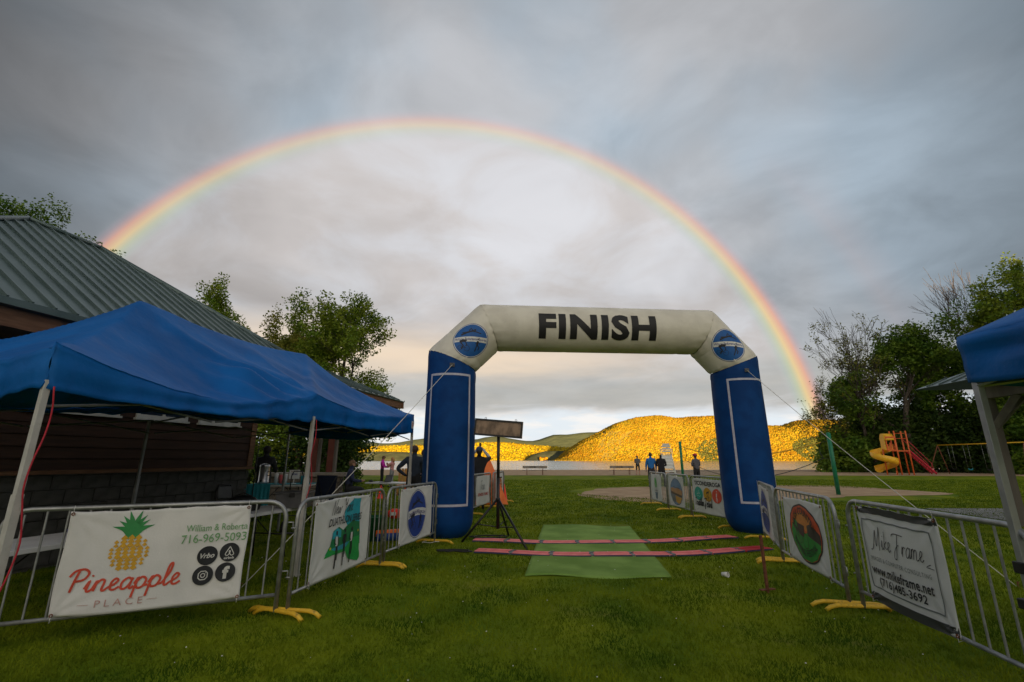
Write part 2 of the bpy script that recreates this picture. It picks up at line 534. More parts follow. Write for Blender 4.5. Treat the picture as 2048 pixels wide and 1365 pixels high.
def hill(name, prof, yr, y0, m, depth=.5, rough=6, seed=3, nx=160, ny=26, back=500):
    """prof: (x, z) skyline at distance yr; slopes from the shore at y0"""
    px = np.array([p[0] for p in prof], float); pz = np.array([p[1] for p in prof], float)
    u = np.linspace(px[0], px[-1], nx)
    top = np.interp(u, px, pz)
    k = np.r_[np.linspace(0, 1, ny), 1 + np.linspace(.1, 1, 6)]
    U, K = np.meshgrid(u, k); TOP = np.meshgrid(top, k)[0]
    Yv = np.where(K <= 1, y0 + (yr - y0) * K, yr + (K - 1) * back)
    sx = Yv / yr
    Xv = U * (sx ** .6)
    h = np.where(K <= 1, np.sin(np.clip(K, 0, 1) * pi / 2) ** 1.15, 1 - (K - 1) * .6)
    Z = -2 + (TOP + 2) * h
    amp = np.clip(K, 0, 1) * np.clip(1.2 - K, 0, 1) * 1.6
    Z += fbm(Xv / 60, Yv / 60, seed) * rough * amp
    v = np.c_[Xv.ravel(), Yv.ravel(), Z.ravel()]
    nk = len(k); i = np.arange((nx - 1) * (nk - 1)); a = i // (nx - 1) * nx + i % (nx - 1)
    o = np_mesh(name, v, np.c_[a, a + 1, a + nx + 1, a + nx], m, smooth=True); tag(o, kind='structure')
    return (u, k, Xv, Yv, Z)


A_P = [(95, -4), (107, -1), (136, 25), (170, 46), (204, 60), (254, 83), (304, 96), (353, 101), (411, 99), (451, 105), (490, 107), (533, 103), (594, 89), (639, 81), (670, 81), (708, 92), (739, 94), (788, 94), (814, 89), (867, 82), (964, 68), (1150, 55), (1400, 45), (1800, 30)]
B_P = [(-2200, 55), (-1500, 50), (-1000, 40), (-771, 37), (-573, 41), (-468, 45), (-319, 49), (-226, 52), (-131, 56), (-57, 58), (7, 55), (60, 49), (138, 43), (211, 40), (319, 20), (500, 8)]
C_P = [(-4200, 120), (-3000, 90), (-2000, 110), (-1233, 82), (-1041, 86), (-946, 101), (-889, 109), (-817, 98), (-721, 104), (-594, 130), (-529, 136), (-400, 123), (-320, 120), (-226, 126), (-160, 141), (-100, 144), (12, 128), (106, 114), (155, 117), (262, 155), (369, 158), (440, 168), (570, 174), (894, 180), (1215, 155), (2000, 170), (3500, 140), (4600, 100)]
hA = hill('lit_hill', A_P, 1150, 905, 'hill_ground', rough=17, nx=220, seed=4)
hB = hill('lakeside_hill', B_P, 1700, 1250, 'hill_ground', rough=5, nx=200, seed=9, back=800)
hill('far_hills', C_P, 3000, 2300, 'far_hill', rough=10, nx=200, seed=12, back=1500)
# cloud shadow on the far shore, built as added spurs in a dark colour
hill('shade_spur', [(30, -2), (52, 13), (85, 22), (140, 23), (190, 20), (240, 14), (330, 8)], 1235, 1170, 'spur', rough=1.5, nx=60, seed=2, back=60)
hill('shade_point', [(-480, 8), (-390, 16), (-300, 19), (-236, 17), (-190, 9), (-150, -2)], 1060, 1000, 'spur', rough=1.5, nx=60, seed=6, back=40)

_b = bmesh.new(); bmesh.ops.create_icosphere(_b, subdivisions=1, radius=1.0); _b.verts.ensure_lookup_table()
OCT_V = np.array([(1, 0, 0), (-1, 0, 0), (0, 1, 0), (0, -1, 0), (0, 0, 1), (0, 0, -1)], float)
OCT_F = np.array([(0, 2, 4), (2, 1, 4), (1, 3, 4), (3, 0, 4), (2, 0, 5), (1, 2, 5), (3, 1, 5), (0, 3, 5)])
ICO_V = np.array([v.co[:] for v in _b.verts]); ICO_F = np.array([[v.index for v in f.verts] for f in _b.faces]); _b.free()


def forest(name, pts, size, tints, label, seed=1):
    """one mass of crowns: pts (n,3), size (n), tints (n,3)"""
    r = np.random.default_rng(seed)
    n = len(pts); nv = len(ICO_V)
    jit = 1 + r.uniform(-.22, .22, (n, nv, 1))
    sz = size[:, None, None]
    v = ICO_V[None] * jit * sz * np.stack([r.uniform(.8, 1.2, n), r.uniform(.8, 1.2, n), r.uniform(.9, 1.5, n)], 1)[:, None, :]
    v += pts[:, None, :]
    f = ICO_F[None] + (np.arange(n) * nv)[:, None, None]
    t = np.repeat(tints, nv, 0)
    o = np_mesh(name, v.reshape(-1, 3), f.reshape(-1, 3), 'forest', tint=t, smooth=True)
    tag(o, label, 'forest', kind='stuff')
    return o


def sample_hill(h, n, seed, kmax=1.12, skip=None):
    u, k, X, Y, Z = h; r = np.random.default_rng(seed)
    i = r.uniform(0, X.shape[1] - 1.001, n); kk = np.searchsorted(k, kmax) - 1
    j = r.uniform(0, kk - .001, n)
    i0 = i.astype(int); j0 = j.astype(int); fi = i - i0; fj = j - j0

    def s(M): return (M[j0, i0] * (1 - fi) + M[j0, i0 + 1] * fi) * (1 - fj) + (M[j0 + 1, i0] * (1 - fi) + M[j0 + 1, i0 + 1] * fi) * fj
    return np.c_[s(X), s(Y), s(Z)]


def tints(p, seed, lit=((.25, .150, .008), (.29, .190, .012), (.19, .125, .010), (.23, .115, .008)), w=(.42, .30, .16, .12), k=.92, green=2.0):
    r = np.random.default_rng(seed); n = len(p)
    c = np.array(lit)[r.choice(len(lit), n, p=w)]
    patch = fbm(p[:, 0] / 26, p[:, 2] / 9, seed + 1)[:, None]
    c = c * (1 + .22 * np.clip(patch, -1, 1) * np.array([.5, 1, 1]))
    fold = np.clip(fbm(p[:, 0] / 75 + p[:, 2] / 40, p[:, 2] / 60, seed + 5) - .25, 0, 1)[:, None] * green  # shadowed green folds of the slope, painted into the crown tints
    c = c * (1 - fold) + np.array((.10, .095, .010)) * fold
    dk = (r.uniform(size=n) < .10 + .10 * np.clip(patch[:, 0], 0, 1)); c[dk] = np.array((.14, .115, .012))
    return c * (1 + r.uniform(-.13, .13, (n, 1))) * k


pA = sample_hill(hA, 95000, 5)
scree = (np.abs((pA[:, 0] - 178) - (pA[:, 2]) * .95) < 20 + pA[:, 2] * .12) & (pA[:, 2] < 62)
shade = (np.hypot((pA[:, 0] - 440) / 70, (pA[:, 2] - 2) / 42) < 1) | (np.hypot((pA[:, 0] - 660) / 90, (pA[:, 2] - 8) / 40) < 1)  # shaded foot of the slope, painted below as darker crown tints
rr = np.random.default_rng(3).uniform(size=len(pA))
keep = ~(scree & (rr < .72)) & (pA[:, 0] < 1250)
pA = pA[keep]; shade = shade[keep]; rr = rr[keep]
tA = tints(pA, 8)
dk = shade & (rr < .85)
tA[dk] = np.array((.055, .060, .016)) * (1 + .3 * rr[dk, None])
szA = 1.2 + 1.7 * NP.random(len(pA)) ** 2
pA[:, 2] += .2 - szA * .35
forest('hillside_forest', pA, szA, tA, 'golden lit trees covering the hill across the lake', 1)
sc_ = MB()
uA, kA, XA, YA, ZA = hA
pB = sample_hill(hB, 38000, 6); pB = pB[(pB[:, 0] > -1100)]; szB = 2.2 + 3 * NP.random(len(pB)) ** 2; pB[:, 2] += .2 - szB * .35
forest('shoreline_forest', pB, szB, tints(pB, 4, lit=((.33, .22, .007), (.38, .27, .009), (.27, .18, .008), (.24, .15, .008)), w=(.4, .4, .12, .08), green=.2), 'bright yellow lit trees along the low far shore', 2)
# a few lit trees and a strip of shore in front of the dark shade spur
pq = np.c_[NP.uniform(70, 86, 14), NP.uniform(1160, 1164, 14), NP.uniform(-1, 5, 14)]
forest('shore_trees', pq, NP.uniform(2.5, 5, 14), tints(pq, 4), 'small clump of lit trees at the foot of the dark shade spur', 3)

# unseen wooded ridge behind the camera, put in and sized to shade the park
rp_x = np.linspace(-700, 700, 120)


def ridge_z(X, Y):
    return np.maximum(0, 30 + 1.2 * fbm(X / 50, Y / 60, 3)) * np.exp(-((Y + 230) / 60) ** 4) * (1 - np.clip((np.abs(X) - 500) / 200, 0, 1) ** 2) - .1


o = grid_mesh('unseen_wooded_ridge', rp_x, np.linspace(-330, -130, 30), ridge_z, 'leaf_dark'); tag(o, kind='structure')

# ------------------------------------------------------------------ grass
def make_grass():
    n = 420000
    u = NP.uniform(0, 1, n)
    Y = 2.0 + 34.0 * u ** 2.0
    half = Y * 1.12 + .6
    X = NP.uniform(-1, 1, n) * half
    near = Y < 17
    cl = fbm(X * 3.2, Y * 3.2, 8)
    h = (0.022 + .020 * NP.random(n) + .010 * np.clip(cl, -1, 1)) * (1 + .25 * np.minimum(Y, 12) / 15)
    on_rug = (Y > 6.45) & (Y < 11.6) & (X > .15 + (Y - 6.5) * .118) & (X < 2.12 + (Y - 6.5) * .128)
    on_sand = (np.hypot((X - 11.4) / 8.6, (Y - 22.8) / 5.2) < 1)
    for sx_, sy_ in (([-.65, .61, 2.24, 3.4, 4.45], [8.28, 8.02, 7.98, 8.2, 8.55]), ([-.76, .7, 2.56, 4.42], [9.35, 9.08, 9.18, 9.72])):
        on_rug |= (np.abs(Y + .03 - np.interp(X, sx_, sy_)) < .17) & (X > sx_[0]) & (X < sx_[-1])
    keep = ~on_rug & ~on_sand & (X > -14.0)
    X, Y, h = X[keep], Y[keep], h[keep]; n = len(X)
    a = NP.uniform(0, 2 * pi, n); w = .0020 + .00065 * Y
    lean = NP.uniform(.2, .9, n) * h; b = NP.uniform(0, 2 * pi, n)
    dx, dy = np.cos(a) * w, np.sin(a) * w
    v = np.empty((n, 3, 3))
    v[:, 0] = np.c_[X - dx, Y - dy, np.zeros(n)]
    v[:, 1] = np.c_[X + dx, Y + dy, np.zeros(n)]
    v[:, 2] = np.c_[X + np.cos(b) * lean, Y + np.sin(b) * lean, h]
    o = np_mesh('grass', v.reshape(-1, 3), np.arange(3 * n).reshape(-1, 3), 'grass_blade')
    tag(o, 'short green mown grass covering the lawn', 'grass', kind='stuff')
    # clover heads and small fallen petals
    n = 260
    Y = 2.8 + 11 * NP.uniform(0, 1, n) ** 1.1; X = NP.uniform(-.9, .9, n) * Y
    r = NP.uniform(.003, .008, n); q = ICO_V[None] * r[:, None, None] * np.array([1, 1, .6]) + np.c_[X, Y, .028 + .01 * NP.random(n)][:, None]
    f = ICO_F[None] + (np.arange(n) * len(ICO_V))[:, None, None]
    o = np_mesh('clover_flowers', q.reshape(-1, 3), f.reshape(-1, 3), 'paper')
    tag(o, 'tiny pale clover heads dotted over the lawn', 'flowers', kind='stuff')


make_grass()


# ------------------------------------------------------------------ trees
def grow(mb, tips, p, d, L, r, depth, rnd, spread=.6, up=.15, nch=(2, 4), sides=6, droop=0.0, rmin=.006):
    n = 4; pts = [p.copy()]; q = p.copy(); dd = d.copy()
    for i in range(n):
        dd = (dd + V(rnd.gauss(0, .13), rnd.gauss(0, .13), rnd.gauss(0, .10) + up * .25 - droop * .2)).normalized()
        q = q + dd * (L / n); pts.append(q.copy())
    rs = [max(rmin, r * (1 - .45 * i / n)) for i in range(n + 1)]
    mb.tube(pts, rs, max(3, sides), caps=False)
    if depth == 0:
        tips += [(pts[i], dd) for i in (2, 3, 4)]
        return
    k = rnd.randint(*nch)
    for c in range(k + 1):
        t = 1.0 if c == 0 else rnd.uniform(.35, .95)
        f = t * n; i0 = min(int(f), n - 1); base = pts[i0].lerp(pts[i0 + 1], f - i0)
        ax = dd.orthogonal().normalized(); ax.rotate(Matrix.Rotation(rnd.uniform(0, 2 * pi), 3, dd))
        ang = rnd.uniform(.15, .35) if c == 0 else rnd.uniform(.6, 1.15) * spread * 1.25
        nd = dd.copy(); nd.rotate(Matrix.Rotation(ang, 3, ax)); nd = (nd + V(0, 0, up)).normalized()
        grow(mb, tips, base, nd, L * rnd.uniform(.62, .82), rs[min(n, i0 + 1)] * (.85 if c == 0 else .6), depth - 1, rnd, spread, up, nch, sides - 1, droop, rmin)


def leaves(name, centers, per, spread, size, m, parent, seed, flat=.7):
    r = np.random.default_rng(seed)
    c = np.repeat(np.array(centers), per, 0); n = len(c)
    off = r.normal(0, 1, (n, 3)); off *= (r.uniform(0, 1, (n, 1)) ** .33) * spread / (np.linalg.norm(off, axis=1)[:, None] + 1e-6)
    off[:, 2] *= flat
    c = c + off
    a = r.normal(0, 1, (n, 3)); a[:, 2] *= .6; a /= np.linalg.norm(a, axis=1)[:, None]
    b = np.cross(a, r.normal(0, 1, (n, 3))); b /= np.linalg.norm(b, axis=1)[:, None] + 1e-9
    s = (size * r.uniform(.6, 1.3, n))[:, None]
    v = np.stack([c - a * s * .5, c + b * s * .32, c + a * s * .5, c - b * s * .32], 1)
    return np_mesh(name, v.reshape(-1, 3), np.arange(4 * n).reshape(-1, 4), m, parent)


def tree(label, loc, H, trunk_r, leaf='leaf_a', seed=1, depth=4, spread=.6, up=.15, first=.28, per=26, lspread=.55, lsize=.22, name='broadleaf_tree', bark='bark', group=None, nch=(2, 3), lean=(0, 0), droop=0, keep=1.0, stems=1, rmin=.006, rad=None):
    rnd = random.Random(seed)
    t = thing(name, label, 'tree', loc, 0, group)
    mb = MB(); tips = []
    for s in range(stems):
        d = V(lean[0] + rnd.uniform(-.12, .12) * (stems > 1) * 3, lean[1] + rnd.uniform(-.1, .1) * (stems > 1) * 2, 1).normalized()
        grow(mb, tips, V(s * .3, 0, -.2), d, H * first, trunk_r, depth, rnd, spread, up, nch, 8, droop, rmin)
    zmax = max(p.z for p, _ in tips); k = H / zmax
    mx = sum(p.x for p, _ in tips) / len(tips); my = sum(p.y for p, _ in tips) / len(tips); mz = sum(p.z for p, _ in tips) / len(tips)
    sx_, sy_ = lean[0] - mx / mz, lean[1] - my / mz

    def straight(x, y, z): return ((x + sx_ * max(z, 0)) * k, (y + sy_ * max(z, 0)) * k, z * k)
    kr = 1.0
    if rad:
        dist = sorted(hypot(straight(*p)[0] - lean[0] * p.z * k, straight(*p)[1]) for p, _ in tips); kr = rad / dist[int(len(dist) * .93)]

    def place(p):
        x, y, z = straight(*p); cx_ = lean[0] * max(z, 0); return (cx_ + (x - cx_) * kr, y * kr, z)
    mb.v = [place(p) for p in mb.v]
    mb.build('trunk', bark, t)
    cs = [place(p) for p, _ in tips if rnd.random() < keep]
    if leaf and cs:
        leaves('crown', cs, per, lspread, lsize, leaf, t, seed)
    return t


def shrub(label, loc, rx, ry, H, leaf, seed, n=9000, lsize=.22, name='shrub', group=None, lobes=26):
    r = np.random.default_rng(seed)
    t = thing(name, label, 'shrub' if 'shrub' in name else 'tree', loc, 0, group)
    mb = MB()
    for i in range(7):
        a = r.uniform(0, 2 * pi); q = r.uniform(.2, .8)
        mb.tube([(0.3 * q * rx * cos(a) * .3, .3 * q * ry * sin(a) * .3, -.1), (q * .4 * rx * cos(a), q * .4 * ry * sin(a), H * .45), (q * .8 * rx * cos(a), q * .8 * ry * sin(a), H * .8)], [.09, .06, .02], 5)
    mb.build('stem', 'bark', t)
    c = r.normal(0, 1, (lobes, 3)); c /= np.linalg.norm(c, axis=1)[:, None]; c *= r.uniform(.35, .92, (lobes, 1))
    c = np.c_[c[:, 0] * rx, c[:, 1] * ry, H * .5 + c[:, 2] * H * .47]
    low = np.arange(lobes) % 3 == 0; c[low, 2] = r.uniform(.1, .35 * H, low.sum()); c[low, :2] *= 1.15
    c[:, 2] = np.clip(c[:, 2], .25, None)
    leaves('crown', c, n // lobes, min(rx, H) * .36, lsize, leaf, t, seed, .85)
    return t


# left group, behind the pavilion house
tree('large broad green tree leaning over the lake behind the blue canopy', (-11.4, 29, 0), 12.1, .24, 'leaf_a', 21, 5, .74, .08, .17, 30, .50, .17, nch=(2, 3), droop=.1, rad=4.6)
tree('olive green tree just left of the large lakeside tree', (-15.2, 30.5, 0), 12.4, .22, 'leaf_olive', 33, 5, .66, .12, .20, 20, .40, .17, nch=(2, 3), rad=3.1)
tree('tall thin tree rising over the hip of the green roof', (-22.9, 36, 0), 16.6, .22, 'leaf_a', 45, 4, .5, .2, .34, 34, .55, .20, nch=(2, 3), rad=2.6)
tree('sparse small tree between the tall thin tree and the olive tree', (-19.8, 34.5, 0), 13.9, .14, 'leaf_olive', 47, 4, .5, .2, .34, 16, .5, .18, nch=(2, 3), rad=2.0)
tree('large tree behind the roof ridge at the left edge', (-31.3, 27, 0), 18.8, .35, 'leaf_b', 52, 5, .62, .12, .27, 20, .5, .18, nch=(2, 3), rad=3.8)
shrub('dark dense bush behind the porch wall', (-10.2, 23.5, 0), 3.0, 2.2, 4.0, 'leaf_dark', 61, 12000, .17)
shrub('bright green bush to the left of the dark porch bush', (-13.4, 24, 0), 3.0, 2.0, 5.2, 'leaf_a', 62, 12000, .17)
shrub('drooping green bush at the lakeside end of the porch', (-10.0, 27.2, 0), 1.5, 1.4, 5.0, 'leaf_a', 63, 8000, .15)
shrub('low mixed bush beside the lake end of the porch wall', (-9.4, 25.4, 0), 1.0, 1.0, 2.2, 'leaf_dark', 64, 4000, .14)

# right group, behind the playground
TG = 'trees behind the playground'
tree('full leafy tree left of centre behind the spiral slide', (46.2, 55, 0), 18.6, .4, 'leaf_b', 71, 5, .62, .12, .24, 20, .8, .30, group=TG, rad=6.2)
tree('second full leafy tree behind the red ladder', (52.2, 56, 0), 14.8, .4, 'leaf_b', 72, 5, .62, .12, .26, 16, .8, .32, group=TG, rad=4.6)
tree('leafy tree over the far pavilion roof', (57.0, 52, 0), 13.5, .35, 'leaf_b', 73, 5, .62, .10, .26, 16, .8, .32, group=TG, rad=4.5)
tree('tallest dense tree at the right edge above the blue canopy', (54.0, 44.5, 0), 22.2, .5, 'leaf_a', 74, 5, .62, .12, .26, 26, .8, .28, group=TG, rad=4.3)
tree('half dead tree with bare top beside the lake shrubs', (42.7, 55, 0), 21.8, .34, 'leaf_olive', 75, 5, .6, .16, .3, 9, .55, .24, group=TG, bark='bark', keep=.10, nch=(2, 3), name='half_dead_tree', lean=(-.05, 0), rmin=.020, rad=4.3)
tree('small bare leaning tree nearest the lake', (39.6, 57, 0), 12.4, .18, 'leaf_olive', 76, 4, .6, .1, .32, 8, .5, .22, group=TG, bark='bark', keep=.2, nch=(2, 4), name='half_dead_tree', lean=(-.13, 0), rmin=.018, rad=2.2)
tree('tall bare dead tree behind the pavilion roof', (56.0, 52, 0), 25.6, .42, None, 78, 5, .55, .2, .3, 8, .5, .22, group=TG, bark='dead_bark', nch=(2, 3), name='dead_tree', lean=(-.07, 0), rmin=.022, rad=4.2)
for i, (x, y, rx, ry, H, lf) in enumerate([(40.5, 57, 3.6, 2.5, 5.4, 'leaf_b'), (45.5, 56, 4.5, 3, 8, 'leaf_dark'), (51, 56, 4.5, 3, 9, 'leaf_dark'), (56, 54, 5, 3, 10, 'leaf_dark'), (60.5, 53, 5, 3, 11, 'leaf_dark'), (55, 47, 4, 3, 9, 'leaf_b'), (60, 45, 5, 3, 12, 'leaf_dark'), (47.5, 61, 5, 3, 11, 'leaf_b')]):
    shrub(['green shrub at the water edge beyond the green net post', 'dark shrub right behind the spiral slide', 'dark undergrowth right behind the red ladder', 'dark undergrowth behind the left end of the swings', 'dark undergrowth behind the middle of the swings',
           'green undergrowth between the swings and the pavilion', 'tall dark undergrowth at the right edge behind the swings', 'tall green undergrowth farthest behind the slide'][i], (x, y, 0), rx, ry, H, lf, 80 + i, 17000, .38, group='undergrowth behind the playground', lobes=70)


# ------------------------------------------------------------------ house with the green roof (left)
BU = V(.225, .974, 0).normalized(); BN = V(-BU.y, BU.x, 0)      # along the wall, away from the lane
W0 = V(-6.1, 9.2, 0)


def bp(t, o, z): return W0 + BU * t + BN * o + V(0, 0, z)


house = thing('brown_house', 'brown clapboard house with green metal roof, grey block base and porch beside the canopy', 'house', (0, 0, 0))
CORNER = 1.28
mb = MB()   # core walls (behind the boards and blocks)
mb.add([bp(t, o, z) for z in (0, 3.35) for t, o in ((-9, .06), (CORNER, .06), (CORNER, 8), (-9, 8))], [(3, 2, 1, 0), (4, 5, 6, 7), (0, 1, 5, 4), (1, 2, 6, 5), (2, 3, 7, 6), (3, 0, 4, 7)])
mb.build('wall', 'mortar', house)


def obox(mb, t0, t1, o0, o1, z0, z1, mi=0):
    return mb.add([bp(t, o, z) for z in (z0, z1) for t, o in ((t0, o0), (t1, o0), (t1, o1), (t0, o1))], [(0, 1, 2, 3), (7, 6, 5, 4), (0, 4, 5, 1), (1, 5, 6, 2), (2, 6, 7, 3), (3, 7, 4, 0)], mi)


# blocks, 0.4 x 0.2 m in running bond
bm_ = MB(); bm_.box((.006, 0, .006), (.394, .09, .194)); blk = bm_.mesh('block', 'block')
rotz = atan2(BU.y, BU.x)
for row in range(6):
    z = .05 + row * .205
    k = 0; t = -8.6 + (.2 if row % 2 else 0)
    while t < CORNER - .05:
        o = bpy.data.objects.new('block', blk); COL.objects.link(o); o.parent = house
        w = min(.4, CORNER - t)
        o.location = bp(t, -.004 + random.uniform(-.002, .002), z); o.rotation_euler = (0, 0, rotz); o.scale = (w / .4, 1, 1)
        t += .4
# blocks on the end wall
for row in range(6):
    z = .05 + row * .205; s = .0 if row % 2 else -.2
    for k in range(7):
        o = bpy.data.objects.new('block', blk); COL.objects.link(o); o.parent = house
        o.location = bp(CORNER + .012, .12 + max(0, s + k * .4), z); o.rotation_euler = (0, 0, rotz + pi / 2); o.scale = (1, .12, 1)
mb = MB(); obox(mb, -9, CORNER + .06, -.07, .055, 1.29, 1.345); obox(mb, CORNER, CORNER + .06, .055, 3, 1.29, 1.345)
mb.build('ledge', 'wood_trim', house)
for k in range(12):
    z = 1.35 + k * .165
    if z > 3.2: break
    mb = MB()
    vs = [bp(t, o, zz) for t in (-9, CORNER) for (o, zz) in ((-.02, z), (-.004, z + .16), (.05, z + .16), (.05, z))]
    mb.add(vs, [(0, 1, 2, 3), (7, 6, 5, 4), (0, 4, 5, 1), (3, 7, 4, 0), (1, 5, 6, 2)])
    vs = [bp(CORNER + a, o, zz) for o in (.0, 5) for (a, zz) in ((.025, z), (.008, z + .16), (-.02, z + .16), (-.02, z))]
    mb.add(vs, [(3, 2, 1, 0), (4, 5, 6, 7), (1, 5, 4, 0), (0, 4, 7, 3)])
    mb.build('siding_board', 'wood_siding', house)
mb = MB(); obox(mb, CORNER - .10, CORNER + .035, -.035, -.022, 1.35, 3.3); obox(mb, CORNER + .026, CORNER + .04, -.035, .10, 1.35, 3.3)
mb.build('corner_trim', 'wood_trim', house)
for t0, t1 in ((-4.9, -3.7), (-2.95, -1.70), (-1.42, -.46), (-.2, .8)):
    mb = MB(); z0, z1 = 2.19, 2.95
    for a, b, c, d in ((t0, t1, z0, z0 + .06), (t0, t1, z1 - .05, z1), (t0, t0 + .05, z0 + .06, z1 - .05), (t1 - .05, t1, z0 + .06, z1 - .05), ((t0 + t1) / 2 - .02, (t0 + t1) / 2 + .02, z0 + .06, z1 - .05)):
        obox(mb, a, b, -.055, -.012, c, d)
    w = mb.build('window', 'window_white', house)
    mb = MB(); obox(mb, t0 - .03, t1 + .03, -.075, -.02, z0 - .035, z0 - .002); mb.build('sill', 'window_white', w)
    mb = MB(); obox(mb, t0 + .04, t1 - .04, -.030, -.024, z0 + .05, z1 - .04); mb.build('pane', 'glass', w)

# roof: near slope as standing-seam panels between eave and ridge/hip
EV, EZ, RO, RZ = -.8, 3.42, 3.0, 6.03
TK1, TK2 = -1.91, -.64
sl = (RZ - EZ) / (RO - EV)


def rp(t, o): return bp(t, o, EZ + (o - EV) * sl)


pw = .255
t = TK1 - (RO - EV) + .06
first_panel = None
panels = []
while t < TK2 + (RO - EV) - .05:
    a, b = t, t + pw

    def top(tt):
        if tt > TK2: return RO - (tt - TK2)
        if tt < TK1: return RO - (TK1 - tt)
        return RO
    oa, ob = max(EV, top(a)), max(EV, top(b))
    mb = MB()
    pts = [rp(a + .004, EV), rp(b - .004, EV), rp(b - .004, max(ob, EV + .01)), rp(a + .004, oa)]
    if a < TK2 < b: pts.insert(3, rp(TK2, RO))
    if a < TK1 < b: pts.insert(3, rp(TK1, RO))
    up = (V(0, 0, 1) - BN * sl).normalized()
    mb.sheet(pts, .012, 0, up)
    # raised seam at the left edge of the panel
    q0, q1 = rp(a, EV - .01), rp(a, oa)
    s_ = BU * .012; h_ = up * .038
    mb.add([q0 - s_, q0 + s_, q1 + s_, q1 - s_, q0 - s_ + h_, q0 + s_ + h_, q1 + s_ + h_, q1 - s_ + h_], [(3, 2, 1, 0), (4, 5, 6, 7), (0, 1, 5, 4), (1, 2, 6, 5), (2, 3, 7, 6), (3, 0, 4, 7)])
    mb.build('roof_panel', 'roof_green', house)
    t += pw
# other slopes
mb = MB()
E1 = rp(TK2 + (RO - EV), EV); K2 = rp(TK2, RO); K1 = rp(TK1, RO)
E1b = bp(TK2 + (RO - EV), 2 * RO - EV, EZ)
mb.sheet([E1, E1b, K2], .03, 0, (BU.x * .6, BU.y * .6, .8))
N1 = rp(TK1 - (RO - EV), EV); N1b = bp(TK1 - (RO - EV), 2 * RO - EV, EZ)
mb.sheet([K2, E1b, N1b, K1], .03, 0, (BN.x * .6, BN.y * .6, .8)); mb.sheet([N1, K1, N1b], .03, 0, (-BU.x * .6, -BU.y * .6, .8))
mb.build('back_roof', 'roof_green', house)
mb = MB(); mb.tube([K1 + V(0, 0, .03), K2 + V(0, 0, .03)], .05, 6); mb.tube([K2 + V(0, 0, .03), E1 + V(0, 0, .03)], .055, 6, flat=.5); mb.tube([K1 + V(0, 0, .03), N1 + V(0, 0, .03)], .055, 6, flat=.5)
mb.build('ridge_cap', 'roof_green', house)
# eave: gutter flashing, fascia and soffit
mb = MB()
obox(mb, -5.7, 6.2 - 3.0, EV - .09, EV + .02, EZ - .10, EZ - .012)
mb.build('gutter', 'roof_green', house)
mb = MB(); obox(mb, -5.7, 3.1, EV + .03, EV + .07, EZ - .34, EZ - .10); obox(mb, -5.7, 3.1, EV + .07, .05, EZ - .34, EZ - .31)
mb.build('fascia', 'wood_trim', house)
mb = MB(); obox(mb, 3.1, 3.14, EV + .03, 6, EZ - .34, EZ - .03); mb.build('end_fascia', 'wood_trim', house)

# porch beyond the end wall
P2 = V(-4.05, 17.2, 3.60)
pa = P2; pc = P2 - BU * .0 + BN * 5.2
hipdir = (BN - BU).normalized()
ph = P2 + hipdir * 3.4 + V(0, 0, 1.05)
nearE = P2 - BU * 6.0
mb = MB()
mb.sheet([nearE, P2, ph, ph - BU * 3.6], .03, 0, (-BN.x * .3, -BN.y * .3, .95))
mb.sheet([P2, pc, ph], .03, 0, (BU.x * .3, BU.y * .3, .95))
for k in range(15):
    q = P2 - BU * (.4 * k); q2 = q + BN * min(2.4, .4 * k + .02) + V(0, 0, .437 * min(2.4, .4 * k + .02))
    mb.tube([q + V(0, 0, .02), q2 + V(0, 0, .02)], .018, 4)
mb.build('porch_roof', 'roof_green', house)
mb = MB()
for q0, q1 in ((nearE, P2), (P2, pc)):
    d = (q1 - q0).normalized(); nrm = V(d.y, -d.x, 0)
    a0, a1 = q0 - nrm * .06, q1 - nrm * .06
    mb.add([a0 + V(0, 0, -.03), a1 + V(0, 0, -.03), a1 + V(0, 0, -.26), a0 + V(0, 0, -.26), a0 - nrm * .04 + V(0, 0, -.03), a1 - nrm * .04 + V(0, 0, -.03), a1 - nrm * .04 + V(0, 0, -.26), a0 - nrm * .04 + V(0, 0, -.26)],
           [(0, 1, 2, 3), (7, 6, 5, 4), (3, 2, 6, 7), (4, 5, 1, 0), (1, 5, 6, 2), (0, 3, 7, 4)])
mb.build('porch_fascia', 'wood_trim', house)
for (x, y) in ((-6.72, 16.0), (-6.18, 16.05)):
    mb = MB(); mb.box((x - .10, y - .10, 1.08), (x + .10, y + .10, 3.55)); cco = mb.build('porch_column', 'column', house)
    mb = MB(); mb.box((x + .103, y - .07, 1.08), (x + .19, y + .07, 3.5)); mb.build('lit_side_board', 'timber', cco)  # tan board stands in for the lit side of the column
mb = MB(); mb.box((-8.3, 15.75, .94), (-5.62, 16.25, 1.07)); pw_ = mb.build('porch_wall_cap', 'stone_cap', house, .01)
r = random.Random(4); xx = -8.2
for row in range(5):
    x = -8.2 + (.1 if row % 2 else 0)
    while x < -5.75:
        w = r.uniform(.22, .42); w = min(w, -5.72 - x)
        if w < .06: break
        mb = MB(); mb.box((x, 15.83 - r.uniform(0, .03), .01 + row * .186), (x + w - .015, 16.2, .01 + row * .186 + .172))
        mb.build('stone', 'stone', house, .012); x += w

